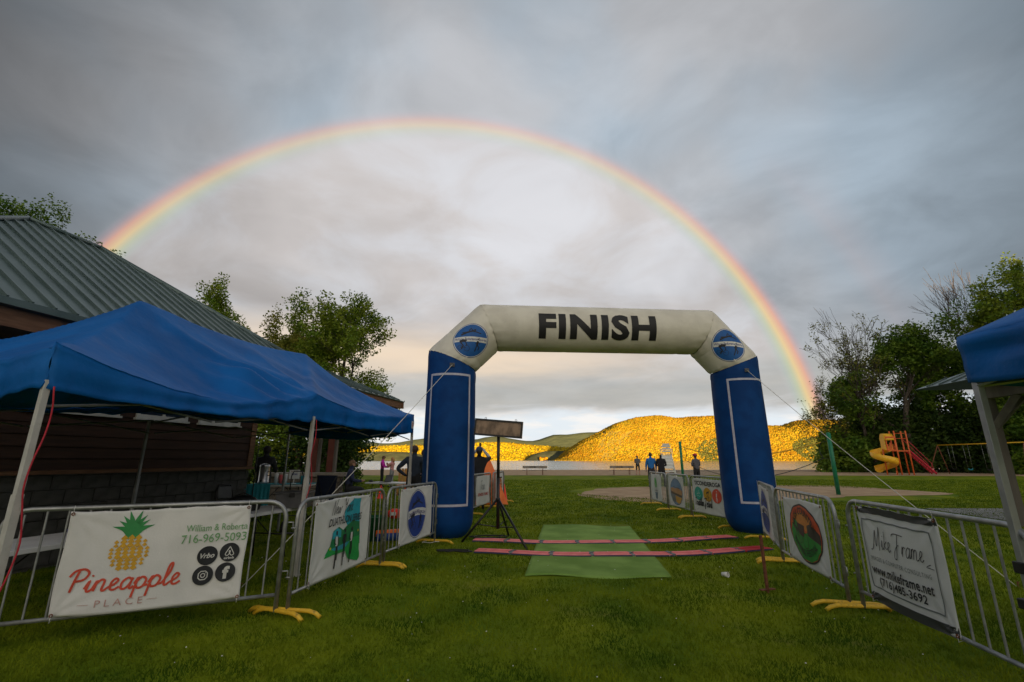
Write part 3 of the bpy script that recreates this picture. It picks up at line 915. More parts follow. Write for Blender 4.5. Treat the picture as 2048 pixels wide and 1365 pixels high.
# ------------------------------------------------------------------ far timber pavilion (right)
pav = thing('park_pavilion', 'open timber pavilion with green metal roof at the right edge beyond the blue canopy', 'pavilion', (0, 0, 0))
PC = V(10.35, 6.35, 3.33); pdx = V(.99, -.10, 0).normalized(); pdy = V(.10, .99, 0)
apex = PC + pdx * 4 + pdy * 3.0 + V(0, 0, 1.7)
c1, c2, c3 = PC + pdx * 8, PC + pdx * 8 + pdy * 6, PC + pdy * 6
upv = V(0, -.4, .9)
for k in range(20):     # seam panels on the slope that faces the lane
    a, b = k * .4, (k + 1) * .4
    def tp(s): return PC + pdx * s + (pdy * 3.0 + V(0, 0, 1.7)) * min(1, (s if s < 4 else 8 - s) / 4)
    mb = MB(); mb.sheet([PC + pdx * (a + .004), PC + pdx * (b - .004), tp(b - .004), tp(a + .004) + V(0, .001, 0)], .012, 0, upv)
    mb.tube([PC + pdx * a + V(0, 0, .02), tp(a) + V(0, 0.01, .02)], .016, 4)
    mb.build('roof_panel', 'roof_green', pav)
mb = MB()
for q0, q1 in ((c1, c2), (c2, c3)): mb.sheet([q0, q1, apex], .02, 0, (0, 0, 1))
mb.build('back_roof', 'roof_green', pav)
for k in range(15):     # panels on the side that faces left
    a, b = k * .4, (k + 1) * .4
    def tp2(s): return c3 - pdy * s + (pdx * 4 + V(0, 0, 1.7)) * min(1, (s if s < 3 else 6 - s) / 3)
    mb = MB(); mb.sheet([c3 - pdy * (a + .004), c3 - pdy * (b - .004), tp2(b - .004), tp2(a + .004) + V(.001, 0, 0)], .012, 0, (-.4, 0, .9))
    mb.tube([c3 - pdy * a + V(0, 0, .02), tp2(a) + V(0, 0, .02)], .016, 4)
    mb.build('roof_panel', 'roof_green', pav)
mb = MB()
for q0, q1, ins in ((PC, c1, pdy), (PC, c3, pdx)):
    d = (q1 - q0).normalized(); a0 = q0 + ins * .9 + d * .9; a1 = q1 + ins * .9 - d * .9
    M = Matrix.Translation(a0) @ Matrix.Rotation(atan2(d.y, d.x), 4, 'Z')
    mb.box((0, -.09, -.38), ((a1 - a0).length, .09, -.06), 0, M)
mb.build('beam', 'timber', pav)
for (s1, s2) in ((.9, .9), (7.1, .9), (.9, 5.1), (7.1, 5.1)):
    q = PC + pdx * s1 + pdy * s2; q.z = 0
    mb = MB(); mb.box((q.x - .125, q.y - .125, 0), (q.x + .125, q.y + .125, 2.95)); mb.build('post', 'timber', pav, .01)
    mb = MB()
    for dd in (pdx * (1 if s1 < 4 else -1), pdy * (1 if s2 < 3 else -1)):
        mb.tube([q + V(0, 0, 2.2), q + dd * .85 + V(0, 0, 2.98)], .095, 4, smooth=False)
    mb.build('brace', 'timber', pav)
mb = MB(); mb.add([(12.3, 11.2, .02), (19.5, 10.6, .02), (19.9, 14.9, .02), (12.9, 15.1, .02), (12.3, 11.2, -.1), (19.5, 10.6, -.1), (19.9, 14.9, -.1), (12.9, 15.1, -.1)], [(0, 1, 2, 3), (0, 4, 5, 1), (1, 5, 6, 2), (2, 6, 7, 3), (3, 7, 4, 0)])
tag(mb.build('concrete_pavement', 'concrete'), kind='structure')


# ------------------------------------------------------------------ pop-up canopies
def canopy_left():
    u = V(.239, .971, 0).normalized(); n = V(-u.y, u.x, 0)
    FL = V(-3.62, 3.5, 0)
    T = thing('popup_canopy', 'long blue pop-up canopy with sagging roof over the tables at left', 'canopy', FL)
    Ln, Wd = 6.45, 3.05
    p1, p2, pz = 1.62, 4.85, 3.44
    def P(s, o, z): return u * s + n * o + V(0, 0, z)
    rnd = np.random.default_rng(5)

    def eave(s):       # eave height along the long side: pinned at the legs, sagging between
        q = (s % 3.225) / 3.225
        return 2.41 - (.27 if s < 3.225 else .15) * max(0, sin(pi * q)) ** .75

    ns, no = 190, 96
    SS, OO = np.meshgrid(np.linspace(0, Ln, ns + 1), np.linspace(0, Wd, no + 1), indexing='ij')
    wr = -.034 * np.abs(fbm(SS * 2.6 + OO * .8, OO * 5.5, 31, 3)) ** 1.3 - .018 * np.abs(fbm(SS * 7 - OO * 5, OO * 6 + SS * 3, 17, 3)) + .02

    def roof(s, o):
        dl = min(o, Wd - o) / (Wd / 2)
        de = min(s, Ln - s) / p1
        k = min(1, max(0, min(dl, de)))
        ridge = pz - .10 * sin(pi * min(1, max(0, (s - p1) / (p2 - p1))))
        if dl <= de: e = eave(s)
        else: e = 2.36 - .13 * sin(pi * o / Wd) ** .8
        # ridges radiate from leg tops to the peaks, cloth sags between them
        z = e + (ridge - e) * (k ** 1.12)
        sag = sin(pi * k) * (.10 * sin(pi * ((s % 3.225) / 3.225)) ** 2)
        z -= sag * .9
        # cloth drawn tight from each peak to the middle leg
        for pk in (p1, p2):
            ox, oy = 3.225 - pk, -Wd / 2; L_ = hypot(ox, oy)
            for sg in (1, -1):
                oy2 = oy * sg; tt = ((s - pk) * ox + (o - Wd / 2) * oy2) / L_ ** 2
                if 0 < tt < 1:
                    dd = abs((s - pk) * oy2 - (o - Wd / 2) * ox) / L_
                    z += .055 * sin(pi * tt) * math.exp(-(dd / .09) ** 2) + .04 * sin(pi * tt) * math.exp(-(dd / .3) ** 2)
        # folds running off the middle leg
        z += .012 * sin(s * 7 + o * 9) * sin(pi * k) + wr[int(min(ns, s / Ln * ns)), int(min(no, o / Wd * no))] * (.25 + .75 * (1 - k)) + .022 * math.exp(-((s - 2.5) ** 2) * 3 - (k - .25) ** 2 * 18) * sin(16 * (s + o)) * 2
        if k < .5:
            bump = math.exp(-((s - 2.35) / .34) ** 2) * math.exp(-((k - .27) / .16) ** 2)
            z += .13 * bump
            z -= .07 * math.exp(-((s - 1.7) / .4) ** 2) * math.exp(-((k - .18) / .14) ** 2)
        return z
    vs = []; fs = []
    for i in range(ns + 1):
        for j in range(no + 1):
            s, o = Ln * i / ns, Wd * j / no
            vs.append(P(s, o, roof(s, o)))
    for i in range(ns):
        for j in range(no):
            a = i * (no + 1) + j; fs.append((a, a + 1, a + no + 2, a + no + 1))
    mb = MB(); mb.add(vs, fs, 0, True)
    o = mb.build('canopy_roof', 'canopy_blue', T)
    md = o.modifiers.new('solid', 'SOLIDIFY'); md.thickness = .004; md.offset = 1

    def val(a0, a1, inward, name):
        """valance strip hanging below the eave from a0 to a1 (s,o pairs)"""
        mb = MB(); vs = []; fs = []; N, K = 120, 8
        for i in range(N + 1):
            f = i / N; s = a0[0] + (a1[0] - a0[0]) * f; o = a0[1] + (a1[1] - a0[1]) * f
            zt = roof(min(Ln, max(0, s)), min(Wd, max(0, o)))
            q = (s % 3.225) / 3.225 if a0[1] == a1[1] else o / Wd
            for k in range(K + 1):
                g = k / K
                drop = ((.37 - (.20 if s < 3.225 else .10) * sin(pi * q)) if a0[1] == a1[1] else .32) if not (a0[1] == a1[1] == Wd) else .17 - .12 * sin(pi * q)
                wav = (.022 * sin(s * 9 + o * 9 + 1.3 * sin(s * 3.1)) + .010 * sin(s * 23 + o * 21)) * g - .008 * sin(g * 9 + s * 2)
                base = P(s, o, zt - drop * g)
                vs.append(base + (n if a0[1] == a1[1] else u) * (wav * inward + .03 * inward * g * sin(pi * q)))
        for i in range(N):
            for k in range(K):
                a = i * (K + 1) + k; fs.append((a, a + 1, a + K + 2, a + K + 1))
        mb.add(vs, fs, 0, True)
        o = mb.build(name, 'canopy_blue', T)
        md = o.modifiers.new('solid', 'SOLIDIFY'); md.thickness = .003
    val((0, 0), (Ln, 0), -1, 'valance')
    val((0, Wd), (Ln, Wd), 1, 'valance')
    val((0, 0), (0, Wd), -1, 'valance')
    val((Ln, 0), (Ln, Wd), 1, 'valance')
    for s in (0.02, 3.225, Ln - .02):
        for o in (.02, Wd - .02):
            mb = MB()
            front = o < 1
            w = .026 if front else .019
            M = Matrix.Translation(P(s, o, 0)) @ Matrix.Rotation(atan2(u.y, u.x), 4, 'Z')
            mb.box((-w, -w, .0), (w, w, 1.25), 0, M); mb.box((-w * .8, -w * .8, 1.25), (w * .8, w * .8, 2.1), 0, M); mb.box((-w * 1.6, -w * 1.6, 0), (w * 1.6, w * 1.6, .02), 0, M)
            mb.build('leg', 'canopy_leg' if front else 'alu', T)
    # scissor trusses
    for o in (.06, Wd - .12):
        for s0 in (0, 3.225):
            for h in range(2):
                a = s0 + .03 + h * 1.6; b = a + 1.57
                for za, zb in ((2.02, 1.82), (1.82, 2.02)):
                    mb = MB()
                    M = None
                    mb.tube([P(a, o + (.012 if za > zb else -.012), za + .10 - .02), P(b, o + (.012 if za > zb else -.012), zb + .10 - .02)], .011, 4, smooth=False)
                    mb.build('truss_bar', 'truss', T)
    for s in (.12, 3.225, Ln - .12):
        for h in range(2):
            a = .03 + h * 1.5; b = a + 1.47
            for za, zb in ((2.02, 1.82), (1.82, 2.02)):
                mb = MB(); mb.tube([P(s + (.012 if za > zb else -.012), a, za + .24), P(s + (.012 if za > zb else -.012), b, zb + .24)], .014, 4, smooth=False)
                mb.build('truss_bar', 'truss', T)
    for s in (p1, p2):
        mb = MB(); mb.tube([P(s, Wd / 2, 2.3), P(s, Wd / 2, roof(s, Wd / 2) - .02)], .018, 6); mb.build('peak_pole', 'alu', T)
    # red tie straps down the front legs
    for s in (0.02, 3.225):
        pts = []
        for k in range(10):
            z = 2.05 - k * .19 * (.7 if s > 1 else 1)
            pts.append(P(s + .030 * sin(k * 1.3) + (.02 if s < 1 else .0), -.036 + .006 * sin(k * 1.7), z))
        mb = MB(); mb.tube(catmull([tuple(q) for q in pts], 4), .006, 5); mb.build('strap', 'red_strap', T)
    # small white maker's patch on the far corner
    mb = MB(); q = P(Ln - .16, -.03, 2.12)
    mb.add([q, q + u * .1, q + u * .1 + V(0, 0, .15), q + V(0, 0, .15)], [(0, 1, 2, 3)]); mb.add([q + u * .03 - n * .002 + V(0, 0, .04), q + u * .07 - n * .002 + V(0, 0, .04), q + u * .07 - n * .002 + V(0, 0, .12), q + u * .03 - n * .002 + V(0, 0, .12)], [(0, 1, 2, 3)], 1)
    mb.build('patch', ['paper', 'mat_red'], T)


canopy_left()


def canopy_right():
    T = thing('popup_canopy', 'blue pop-up canopy corner on a grey metal leg at the right edge', 'canopy', (3.24, 3.2, 0))
    a = V(-.10, -.995, 0); b = V(.995, -.10, 0)
    def P(s, o, z): return a * s + b * o + V(0, 0, z)
    L = 3.0; N = 36
    vs = []; fs = []
    for i in range(N + 1):
        for j in range(N + 1):
            s, o = L * i / N, L * j / N
            k = min(s, L - s, o, L - o) / (L / 2)
            vs.append(P(s, o, 2.36 + .95 * k ** 1.05 - .06 * sin(pi * (s / L if min(o, L - o) < min(s, L - s) else o / L)) * (1 - k)))
    for i in range(N):
        for j in range(N):
            q = i * (N + 1) + j; fs.append((q, q + 1, q + N + 2, q + N + 1))
    mb = MB(); mb.add(vs, fs, 0, True); o = mb.build('canopy_roof', 'canopy_blue', T); md = o.modifiers.new('solid', 'SOLIDIFY'); md.thickness = .004; md.offset = 1
    for side in range(4):
        mb = MB(); vs = []; fs = []; N2, K = 80, 9
        for i in range(N2 + 1):
            f = i / N2 * L
            for k in range(K + 1):
                g = k / K
                s, o = ((f, 0), (f, L), (0, f), (L, f))[side]
                zt = 2.36 - .06 * sin(pi * f / L)
                wv = (.020 * sin(10 * g + f * 1.9) + .012 * sin(f * 13 + 3 * g) + .008 * sin(17 * g - f * 4)) * sin(pi * min(1, g * 1.2 + .05))
                off = (b * -wv, b * wv, a * -wv, a * wv)[side]
                vs.append(P(s, o, zt - .335 * g - .01 * sin(f * 5) * g) + off)
        for i in range(N2):
            for k in range(K):
                q = i * (K + 1) + k; fs.append((q, q + 1, q + K + 2, q + K + 1))
        mb.add(vs, fs, 0, True); o = mb.build('valance', 'canopy_blue', T); md = o.modifiers.new('solid', 'SOLIDIFY'); md.thickness = .003
    for s, o in ((.03, .03), (L - .03, .03), (.03, L - .03), (L - .03, L - .03)):
        M = Matrix.Translation(P(s, o, 0)) @ Matrix.Rotation(atan2(a.y, a.x), 4, 'Z')
        mb = MB(); mb.box((-.022, -.022, 0), (.022, .022, 2.3), 0, M); mb.box((-.05, -.05, 0), (.05, .05, .02), 0, M)
        mb.build('leg', 'alu', T, .003)
    mb = MB(); M = Matrix.Translation(P(.03, .03, .83)) @ Matrix.Rotation(atan2(a.y, a.x), 4, 'Z')
    mb.box((-.04, -.04, -.035), (.04, .04, .035), 0, M); mb.build('slider', 'black_plastic', T, .006)
    mb = MB(); M = Matrix.Translation(P(.03, .03, .62)) @ Matrix.Rotation(atan2(a.y, a.x), 4, 'Z')
    mb.box((-.035, -.07, -.03), (.035, .035, .03), 0, M); mb.build('clamp', 'black_plastic', T, .006)
    for side in range(2):
        for h in range(2):
            q0 = .05 + h * 1.45; q1 = q0 + 1.45
            for za, zb in ((2.08, 1.9), (1.9, 2.08)):
                mb = MB(); e = .012 if za > zb else -.012
                A_, B_ = ((P(q0, .03 + e, za + .1), P(q1, .03 + e, zb + .1)) if side == 0 else (P(.03 + e, q0, za + .1), P(.03 + e, q1, zb + .1)))
                mb.tube([A_, B_], .013, 4, smooth=False); mb.build('truss_bar', 'alu', T)


canopy_right()


# ------------------------------------------------------------------ inflatable arch
AL = V(-1.33, 9.9, 0); AR = V(5.2, 10.5, 0); AX = (AR - AL).normalized(); AN = V(AX.y, -AX.x, 0); ALEN = (AR - AL).length
RAD = .53
APTS = [(0, 0), (0, 3.60), (.80, 4.40), (ALEN - .72, 4.42), (ALEN, 3.64), (ALEN, 0)]


def arch_frame(i):
    """segment i: start, end, direction, front normal, side"""
    a = V(*[0, 0, 0]); A_ = AX * APTS[i][0] + V(0, 0, APTS[i][1]); B_ = AX * APTS[i + 1][0] + V(0, 0, APTS[i + 1][1])
    d = (B_ - A_).normalized()
    return A_, B_, d


def arch_pt(i, l, phi, rad=RAD):
    """point on segment i at length l, angle phi from the front normal (towards side = AN x d)"""
    A_, B_, d = arch_frame(i); side = d.cross(AN)
    return A_ + d * l + AN * (cos(phi) * rad) + side * (sin(phi) * rad)


def build_arch():
    T = thing('finish_arch', 'white and blue inflatable arch with FINISH lettering over the turf rug', 'inflatable arch', AL)
    NSEG = 56
    names = ['arch_leg', 'arch_corner', 'arch_beam', 'arch_corner', 'arch_leg']
    segs = []
    for i in range(5):
        A_, B_, d = arch_frame(i); side = d.cross(AN)
        dp = arch_frame(i - 1)[2] if i > 0 else None
        dn = arch_frame(i + 1)[2] if i < 4 else None
        L = (B_ - A_).length
        mb = MB(); rings = 60; vs = []; fs = []
        for k in range(rings + 1):
            f = k / rings
            for j in range(NSEG):
                ph = 2 * pi * j / NSEG; rv = AN * cos(ph) + side * sin(ph)
                # cut planes at the mitres
                l0, l1 = 0.0, L
                if dp is not None:
                    nb = (d + dp).normalized(); l0 = -(rv * RAD).dot(nb) / d.dot(nb)
                if dn is not None:
                    nb = (d + dn).normalized(); l1 = L - (rv * RAD).dot(nb) / d.dot(nb)
                l = l0 + (l1 - l0) * f
                rr_ = RAD
                dist = min((f * (L)) if dp is not None else 9, ((1 - f) * L) if dn is not None else 9)
                rr_ -= .016 * math.exp(-(dist / .06) ** 2)           # seams pull in
                rr_ += (.009 * sin(ph * 17 + l * 2) + .006 * sin(ph * 31 - l * 3)) * math.exp(-(dist / .20) ** 2)
                rr_ -= .007 * math.exp(-(((l + .3) % 1.35 - .675) / .025) ** 2)
                if i in (0, 4):
                    zz = l if i == 0 else L - l
                    if zz < .42: rr_ *= sqrt(max(0.0, 1 - ((.42 - zz) / .42) ** 2.6 * .55))
                    rr_ *= 1 + .02 * sin(zz * 1.1)
                vs.append(A_ + d * l + rv * rr_)
        for k in range(rings):
            for j in range(NSEG):
                a, b = k * NSEG, (k + 1) * NSEG
                fs.append((a + j, a + (j + 1) % NSEG, b + (j + 1) % NSEG, b + j))
        mb.add(vs, fs, 0, True)
        if i == 0: mb.add(vs[:NSEG], [tuple(range(NSEG))])
        if i == 4: mb.add(vs[-NSEG:], [tuple(range(NSEG))])
        segs.append(mb.build(names[i], 'arch_blue' if i in (0, 4) else 'arch_white', T))
    return T, segs


# ------------------------------------------------------------------ flat print helpers (lettering and logos)
_text_cache = {}


def text2d(s, bold=0.0, shear=0.0, space=1.0):
    key = (s, bold, shear, space)
    if key in _text_cache: return _text_cache[key]
    cu = bpy.data.curves.new('txt', 'FONT'); cu.body = s; cu.size = 1; cu.offset = bold; cu.shear = shear
    cu.space_character = space; cu.resolution_u = 3
    ob = bpy.data.objects.new('txt', cu); COL.objects.link(ob)
    bpy.context.view_layer.update()
    dg = bpy.context.evaluated_depsgraph_get()
    me = bpy.data.meshes.new_from_object(ob.evaluated_get(dg))
    v = [(p.co.x, p.co.y) for p in me.vertices]; f = [tuple(p.vertices) for p in me.polygons]
    bpy.data.objects.remove(ob); bpy.data.curves.remove(cu); bpy.data.meshes.remove(me)
    x0, x1 = min(p[0] for p in v), max(p[0] for p in v); y0, y1 = min(p[1] for p in v), max(p[1] for p in v)
    v = [((x - x0) / (x1 - x0) - .5, (y - y0) / (y1 - y0) - .5) for x, y in v]
    _text_cache[key] = (v, f, (x1 - x0) / (y1 - y0))
    return _text_cache[key]


class Art:
    """flat print in (u,v) metres, mapped on to a surface"""
    def __init__(s, M, parent, maxe=.05):
        s.M = M; s.parent = parent; s.maxe = maxe; s.layer = 0

    def put(s, name, v, f, color, layer=None, label=None, rough=.6):
        s.layer += 1; off = .0042 + .0007 * (s.layer if layer is None else layer)
        bm = bmesh.new()
        bv = [bm.verts.new((p[0], p[1], 0)) for p in v]
        for q in f:
            try: bm.faces.new([bv[i] for i in q])
            except ValueError: pass
        bmesh.ops.triangulate(bm, faces=bm.faces[:])
        for _ in range(5):
            es = [e for e in bm.edges if e.calc_length() > s.maxe]
            if not es: break
            bmesh.ops.subdivide_edges(bm, edges=es, cuts=1)
            bmesh.ops.triangulate(bm, faces=[x for x in bm.faces if len(x.verts) > 3])
        for x in bm.verts: x.co = s.M(x.co.x, x.co.y, off)
        me = bpy.data.meshes.new(name); bm.to_mesh(me); bm.free()
        me.materials.append(flat('ink_%d_%d_%d' % tuple(int(c * 99) for c in color), color, rough))
        o = bpy.data.objects.new(name, me); COL.objects.link(o); o.parent = s.parent
        if label: o['label'] = label
        return o

    def text(s, t, cx, cy, w, h, color, bold=0.0, shear=0.0, space=1.0, arc=None, name='lettering', rot=0):
        v, f, asp = text2d(t, bold, shear, space)
        pts = []
        for x, y in v:
            a, b = x * w, y * h
            if arc:
                rr = arc; th = a / rr
                a, b = (rr + b) * sin(th), (rr + b) * cos(th) - rr
            if rot: a, b = a * cos(rot) - b * sin(rot), a * sin(rot) + b * cos(rot)
            pts.append((cx + a, cy + b))
        return s.put(name, pts, f, color)

    def ellipse(s, cx, cy, rx, ry, color, n=48, ring=None, name='logo_disc', clip=None):
        v, f = [], []
        if ring:
            for k in range(n):
                a = 2 * pi * k / n
                v += [(cx + rx * cos(a), cy + ry * sin(a)), (cx + (rx - ring) * cos(a), cy + (ry - ring) * sin(a))]
            f = [(2 * k, 2 * ((k + 1) % n), 2 * ((k + 1) % n) + 1, 2 * k + 1) for k in range(n)]
        else:
            v = [(cx, cy)] + [(cx + rx * cos(2 * pi * k / n) * q, cy + ry * sin(2 * pi * k / n) * q) for q in (.33, .66, 1) for k in range(n)]
            f = [(0, 1 + k, 1 + (k + 1) % n) for k in range(n)]
            for q in range(2): f += [(1 + q * n + k, 1 + (q + 1) * n + k, 1 + (q + 1) * n + (k + 1) % n, 1 + q * n + (k + 1) % n) for k in range(n)]
        return s.put(name, v, f, color)

    def poly(s, pts, color, name='logo_shape'):
        return s.put(name, pts, [tuple(range(len(pts)))], color)

    def strokes(s, lines, w, color, name='logo_figure'):
        v, f = [], []
        for ln in lines:
            ww = w
            if isinstance(ln, tuple) and isinstance(ln[0], list): ln, ww = ln
            for i in range(len(ln)):
                p = np.array(ln[i]); a = np.array(ln[max(0, i - 1)]); b = np.array(ln[min(len(ln) - 1, i + 1)])
                d = b - a; d = d / (np.linalg.norm(d) + 1e-9); nn = np.array((-d[1], d[0])) * ww / 2
                v += [tuple(p + nn), tuple(p - nn)]
            b0 = len(v) - 2 * len(ln)
            f += [(b0 + 2 * i, b0 + 2 * i + 1, b0 + 2 * i + 3, b0 + 2 * i + 2) for i in range(len(ln) - 1)]
        return s.put(name, v, f, color)


CUR = {  # handwriting strokes: advance, list of strokes (x-height .5)
 'P': (.62, [[(.18, .0), (.22, .5), (.28, .95)], [(.02, .7), (.15, .95), (.42, 1.02), (.6, .82), (.5, .55), (.24, .48)]]),
 'i': (.26, [[(0, .12), (.1, .48), (.08, .08), (.16, 0), (.26, .12)], [(.13, .66), (.15, .72)]]),
 'n': (.48, [[(0, .12), (.08, .48), (.05, 0)], [(.06, .3), (.2, .5), (.32, .42), (.3, .06), (.38, 0), (.48, .12)]]),
 'e': (.38, [[(0, .12), (.2, .26), (.28, .42), (.18, .5), (.08, .34), (.1, .06), (.22, 0), (.38, .12)]]),
 'a': (.48, [[(.36, .42), (.22, .5), (.06, .3), (.08, .03), (.22, .02), (.34, .25), (.38, .5), (.34, .1), (.4, 0), (.48, .12)]]),
 'p': (.48, [[(0, .2), (.1, .5), (.06, .1), (.03, -.42)], [(.08, .32), (.22, .5), (.38, .36), (.32, .06), (.16, .0), (.08, .1)], [(.34, .08), (.48, .12)]]),
 'l': (.26, [[(0, .12), (.18, .6), (.2, 1.0), (.1, .9), (.07, .15), (.14, 0), (.26, .12)]]),
 'M': (.95, [[(-.25, -.15), (-.05, -.1), (.2, .5), (.3, .95), (.32, .3), (.4, .1), (.6, .7), (.72, 1.15), (.72, .5), (.7, -.1)]]),
 'k': (.42, [[(.05, 0), (.1, .5), (.14, .98)], [(.36, .5), (.1, .25), (.28, .1), (.42, .08)]]),
 'F': (.8, [[(-.1, .86), (.0, .98), (.5, 1.02), (.95, 1.0)], [(.45, 1.0), (.38, .3), (.28, -.25), (.08, -.2), (.14, .1), (.4, .42), (.56, .48)]]),
 'r': (.34, [[(0, .1), (.08, .5), (.06, 0)], [(.07, .3), (.18, .48), (.34, .44)]]),
 'm': (.7, [[(0, .12), (.07, .48), (.04, 0)], [(.05, .3), (.16, .5), (.25, .4), (.22, 0)], [(.24, .3), (.38, .5), (.48, .4), (.46, .05), (.55, 0), (.7, .1)]]),
 'N': (.7, [[(0, -.05), (.1, .4), (.2, .95), (.42, .1), (.52, .0), (.6, .6), (.72, 1.05)]]),
 'w': (.6, [[(0, .45), (.06, .1), (.15, .0), (.27, .45), (.3, .1), (.4, 0), (.52, .4), (.6, .46)]]),
 'Y': (.6, [[(0, .8), (.08, .98), (.16, .65), (.26, .5), (.4, .7), (.46, 1.0)], [(.46, 1.0), (.38, .3), (.24, -.3), (.12, -.25)]]),
 'o': (.42, [[(.2, .5), (.06, .32), (.1, .03), (.26, .04), (.32, .35), (.2, .5), (.42, .44)]]),
 'T': (.6, [[(0, .9), (.3, .98), (.62, .94)], [(.32, .96), (.26, .4), (.22, 0)]]),
 'h': (.46, [[(.05, 0), (.1, .5), (.14, 1.0)], [(.07, .25), (.22, .48), (.3, .38), (.28, .05), (.46, .08)]]),
 't': (.3, [[(.1, .8), (.07, .1), (.14, 0), (.3, .1)], [(0, .5), (.24, .54)]]),
 's': (.34, [[(.26, .46), (.12, .5), (.08, .36), (.22, .2), (.18, .02), (.02, .04)]]),
 'v': (.4, [[(0, .46), (.1, .02), (.28, .5)]]),
 ' ': (.3, []),
}


def cursive(text, x, y, size, slant=.15, sx=1.0):
    out = []
    for ch in text:
        adv, st = CUR[ch]
        for q in st:
            pts = [(x + (a * sx + b * slant) * size, y + b * size) for a, b in q]
            out.append(catmull(pts, 4) if len(pts) > 2 else pts)
        x += adv * size * sx
    return out


def tri_figures(art, cx, cy, s, color, sx=1.0):
    """swimmer above, cyclist lower left, runner lower right; s = logo radius"""
    def tr(ls): return [([(cx + a * s * sx, cy + b * s) for a, b in l], w * s) for l, w in ls]
    art.strokes(tr([([(-.55, .30), (-.3, .42), (0, .52), (.2, .55)], .10), ([(-.5, .45), (-.25, .47), (0, .52)], .07), ([(-.1, .56), (.02, .72), (.14, .55)], .06), ([(.1, .53), (.35, .47), (.6, .38)], .06), ([(.2, .58), (.3, .60)], .11)]), .1, color, 'swimmer_figure')
    wheel = [(-.22 + .16 * cos(a), -.50 + .16 * sin(a)) for a in np.linspace(0, 2 * pi, 16)]
    wheel2 = [(-.60 + .13 * cos(a), -.46 + .13 * sin(a)) for a in np.linspace(0, 2 * pi, 16)]
    art.strokes(tr([(wheel, .02), (wheel2, .02), ([(-.62, -.15), (-.45, -.05), (-.28, -.06)], .16), ([(-.3, -.06), (-.22, -.0)], .10), ([(-.3, -.1), (-.22, -.28), (-.26, -.36)], .05), ([(-.55, -.2), (-.42, -.34), (-.52, -.55)], .08), ([(-.6, -.46), (-.42, -.42), (-.24, -.48)], .03)]), .1, color, 'cyclist_figure')
    art.strokes(tr([([(.42, -.05), (.38, -.3)], .11), ([(.45, .02), (.46, .08)], .09), ([(.38, -.3), (.5, -.42), (.44, -.58)], .06), ([(.36, -.3), (.30, -.52), (.24, -.66)], .06), ([(.42, -.1), (.54, -.2), (.5, -.26)], .04), ([(.4, -.1), (.28, -.22)], .04)]), .1, color, 'runner_figure')


ARCH, ASEG = build_arch()


def arch_art():
    # FINISH on the beam
    sgn = arch_frame(2)[2].cross(AN).z
    def M(u, v, off): return arch_pt(2, u, (v / RAD) * (1 if sgn > 0 else -1), RAD + off * 1.3)
    a = Art(M, ASEG[2], .05)
    mid = (ALEN - 1.52) / 2
    cx = V(1.90 + 1.33, 0, 0).x * 1.0 - .80
    a.text('FINISH', cx - .02, -.07, 2.66, .60, (.008, .007, .008), bold=.045, space=1.10, name='finish_lettering')
    # faint smudges are part of the white fabric; round logos on both corner segments
    for i, seg in ((1, ASEG[1]), (3, ASEG[3])):
        A_, B_, d = arch_frame(i); side = d.cross(AN); L = (B_ - A_).length
        # local axes on the unrolled cylinder: x along AX, y up
        dx, dz = d.dot(AX), d.z; ssx, ssz = side.dot(AX), side.z

        def M2(u, v, off, i=i, dx=dx, dz=dz, ssx=ssx, ssz=ssz, L=L):
            l = u * dx + v * dz; q = u * ssx + v * ssz
            return arch_pt(i, L / 2 + l, q / RAD, RAD + off)
        b = Art(M2, seg, .05)
        r = .385
        cx0 = .0
        b.ellipse(cx0, -.03, r, r, (.01, .04, .2)); b.ellipse(cx0, -.03, r - .012, r - .012, (.75, .75, .72)); b.ellipse(cx0, -.03, r - .026, r - .026, (.004, .10, .36))
        # curved white ribbon
        top = [(x, .055 - .22 * x * x) for x in np.linspace(-.352, .352, 18)]; bot = [(x, -.055 - .22 * x * x) for x in np.linspace(.345, -.345, 18)]
        b.poly([(p[0] + cx0, p[1] + .02 - .03) for p in top + bot], (.72, .71, .66), 'logo_ribbon')
        b.text('Wilson Endurance Sports', cx0, -.015, .67, .075, (.02, .03, .22), bold=.018, arc=-0 or 2.3)
        tri_figures(b, cx0, -.03, r * .96, (.012, .014, .02))
    # white tape frames on the legs
    for i, seg in ((0, ASEG[0]), (4, ASEG[4])):
        A_, B_, d = arch_frame(i); L = (B_ - A_).length
        s_side = d.cross(AN).dot(AX)

        def M3(u, v, off, i=i, L=L, s_side=s_side):
            l = v if i == 0 else L - v
            zz = v
            rad = RAD * (1 + .02 * sin(zz * 1.1))
            return arch_pt(i, l, u / RAD * (1 if s_side > 0 else -1), rad + off + .001)
        c = Art(M3, seg, .06); hw, z0, z1, t = .47, .60, 3.25, .045
        q = [(-hw, z0), (hw, z0), (hw, z1), (-hw, z1)]; qi = [(-hw + t, z0 + t), (hw - t, z0 + t), (hw - t, z1 - t), (-hw + t, z1 - t)]
        vv = q + qi
        c.put('tape_frame', vv, [(0, 1, 5, 4), (1, 2, 6, 5), (2, 3, 7, 6), (3, 0, 4, 7)], (.50, .50, .60))


arch_art()

# anchor rings and guy ropes
def guy(name_label, a, b, ring_i):
    mb = MB(); a = Vector(a); b = Vector(b); d = b - a
    pts = [a + d * t + V(0, 0, -.05 * sin(pi * t)) for t in np.linspace(0, 1, 14)]
    mb.tube([p - b for p in pts], .0055, 5)
    o = single('guy_rope', mb, 'rope', name_label, 'rope', b, 0, 'guy ropes of the arch')
    mb = MB(); mb.box((-.006, -.006, -.15), (.006, .006, .07)); mb.tube([(0, 0, .07), (.03, 0, .06)], .005, 5); mb.build('stake', 'rust', o)
    return o


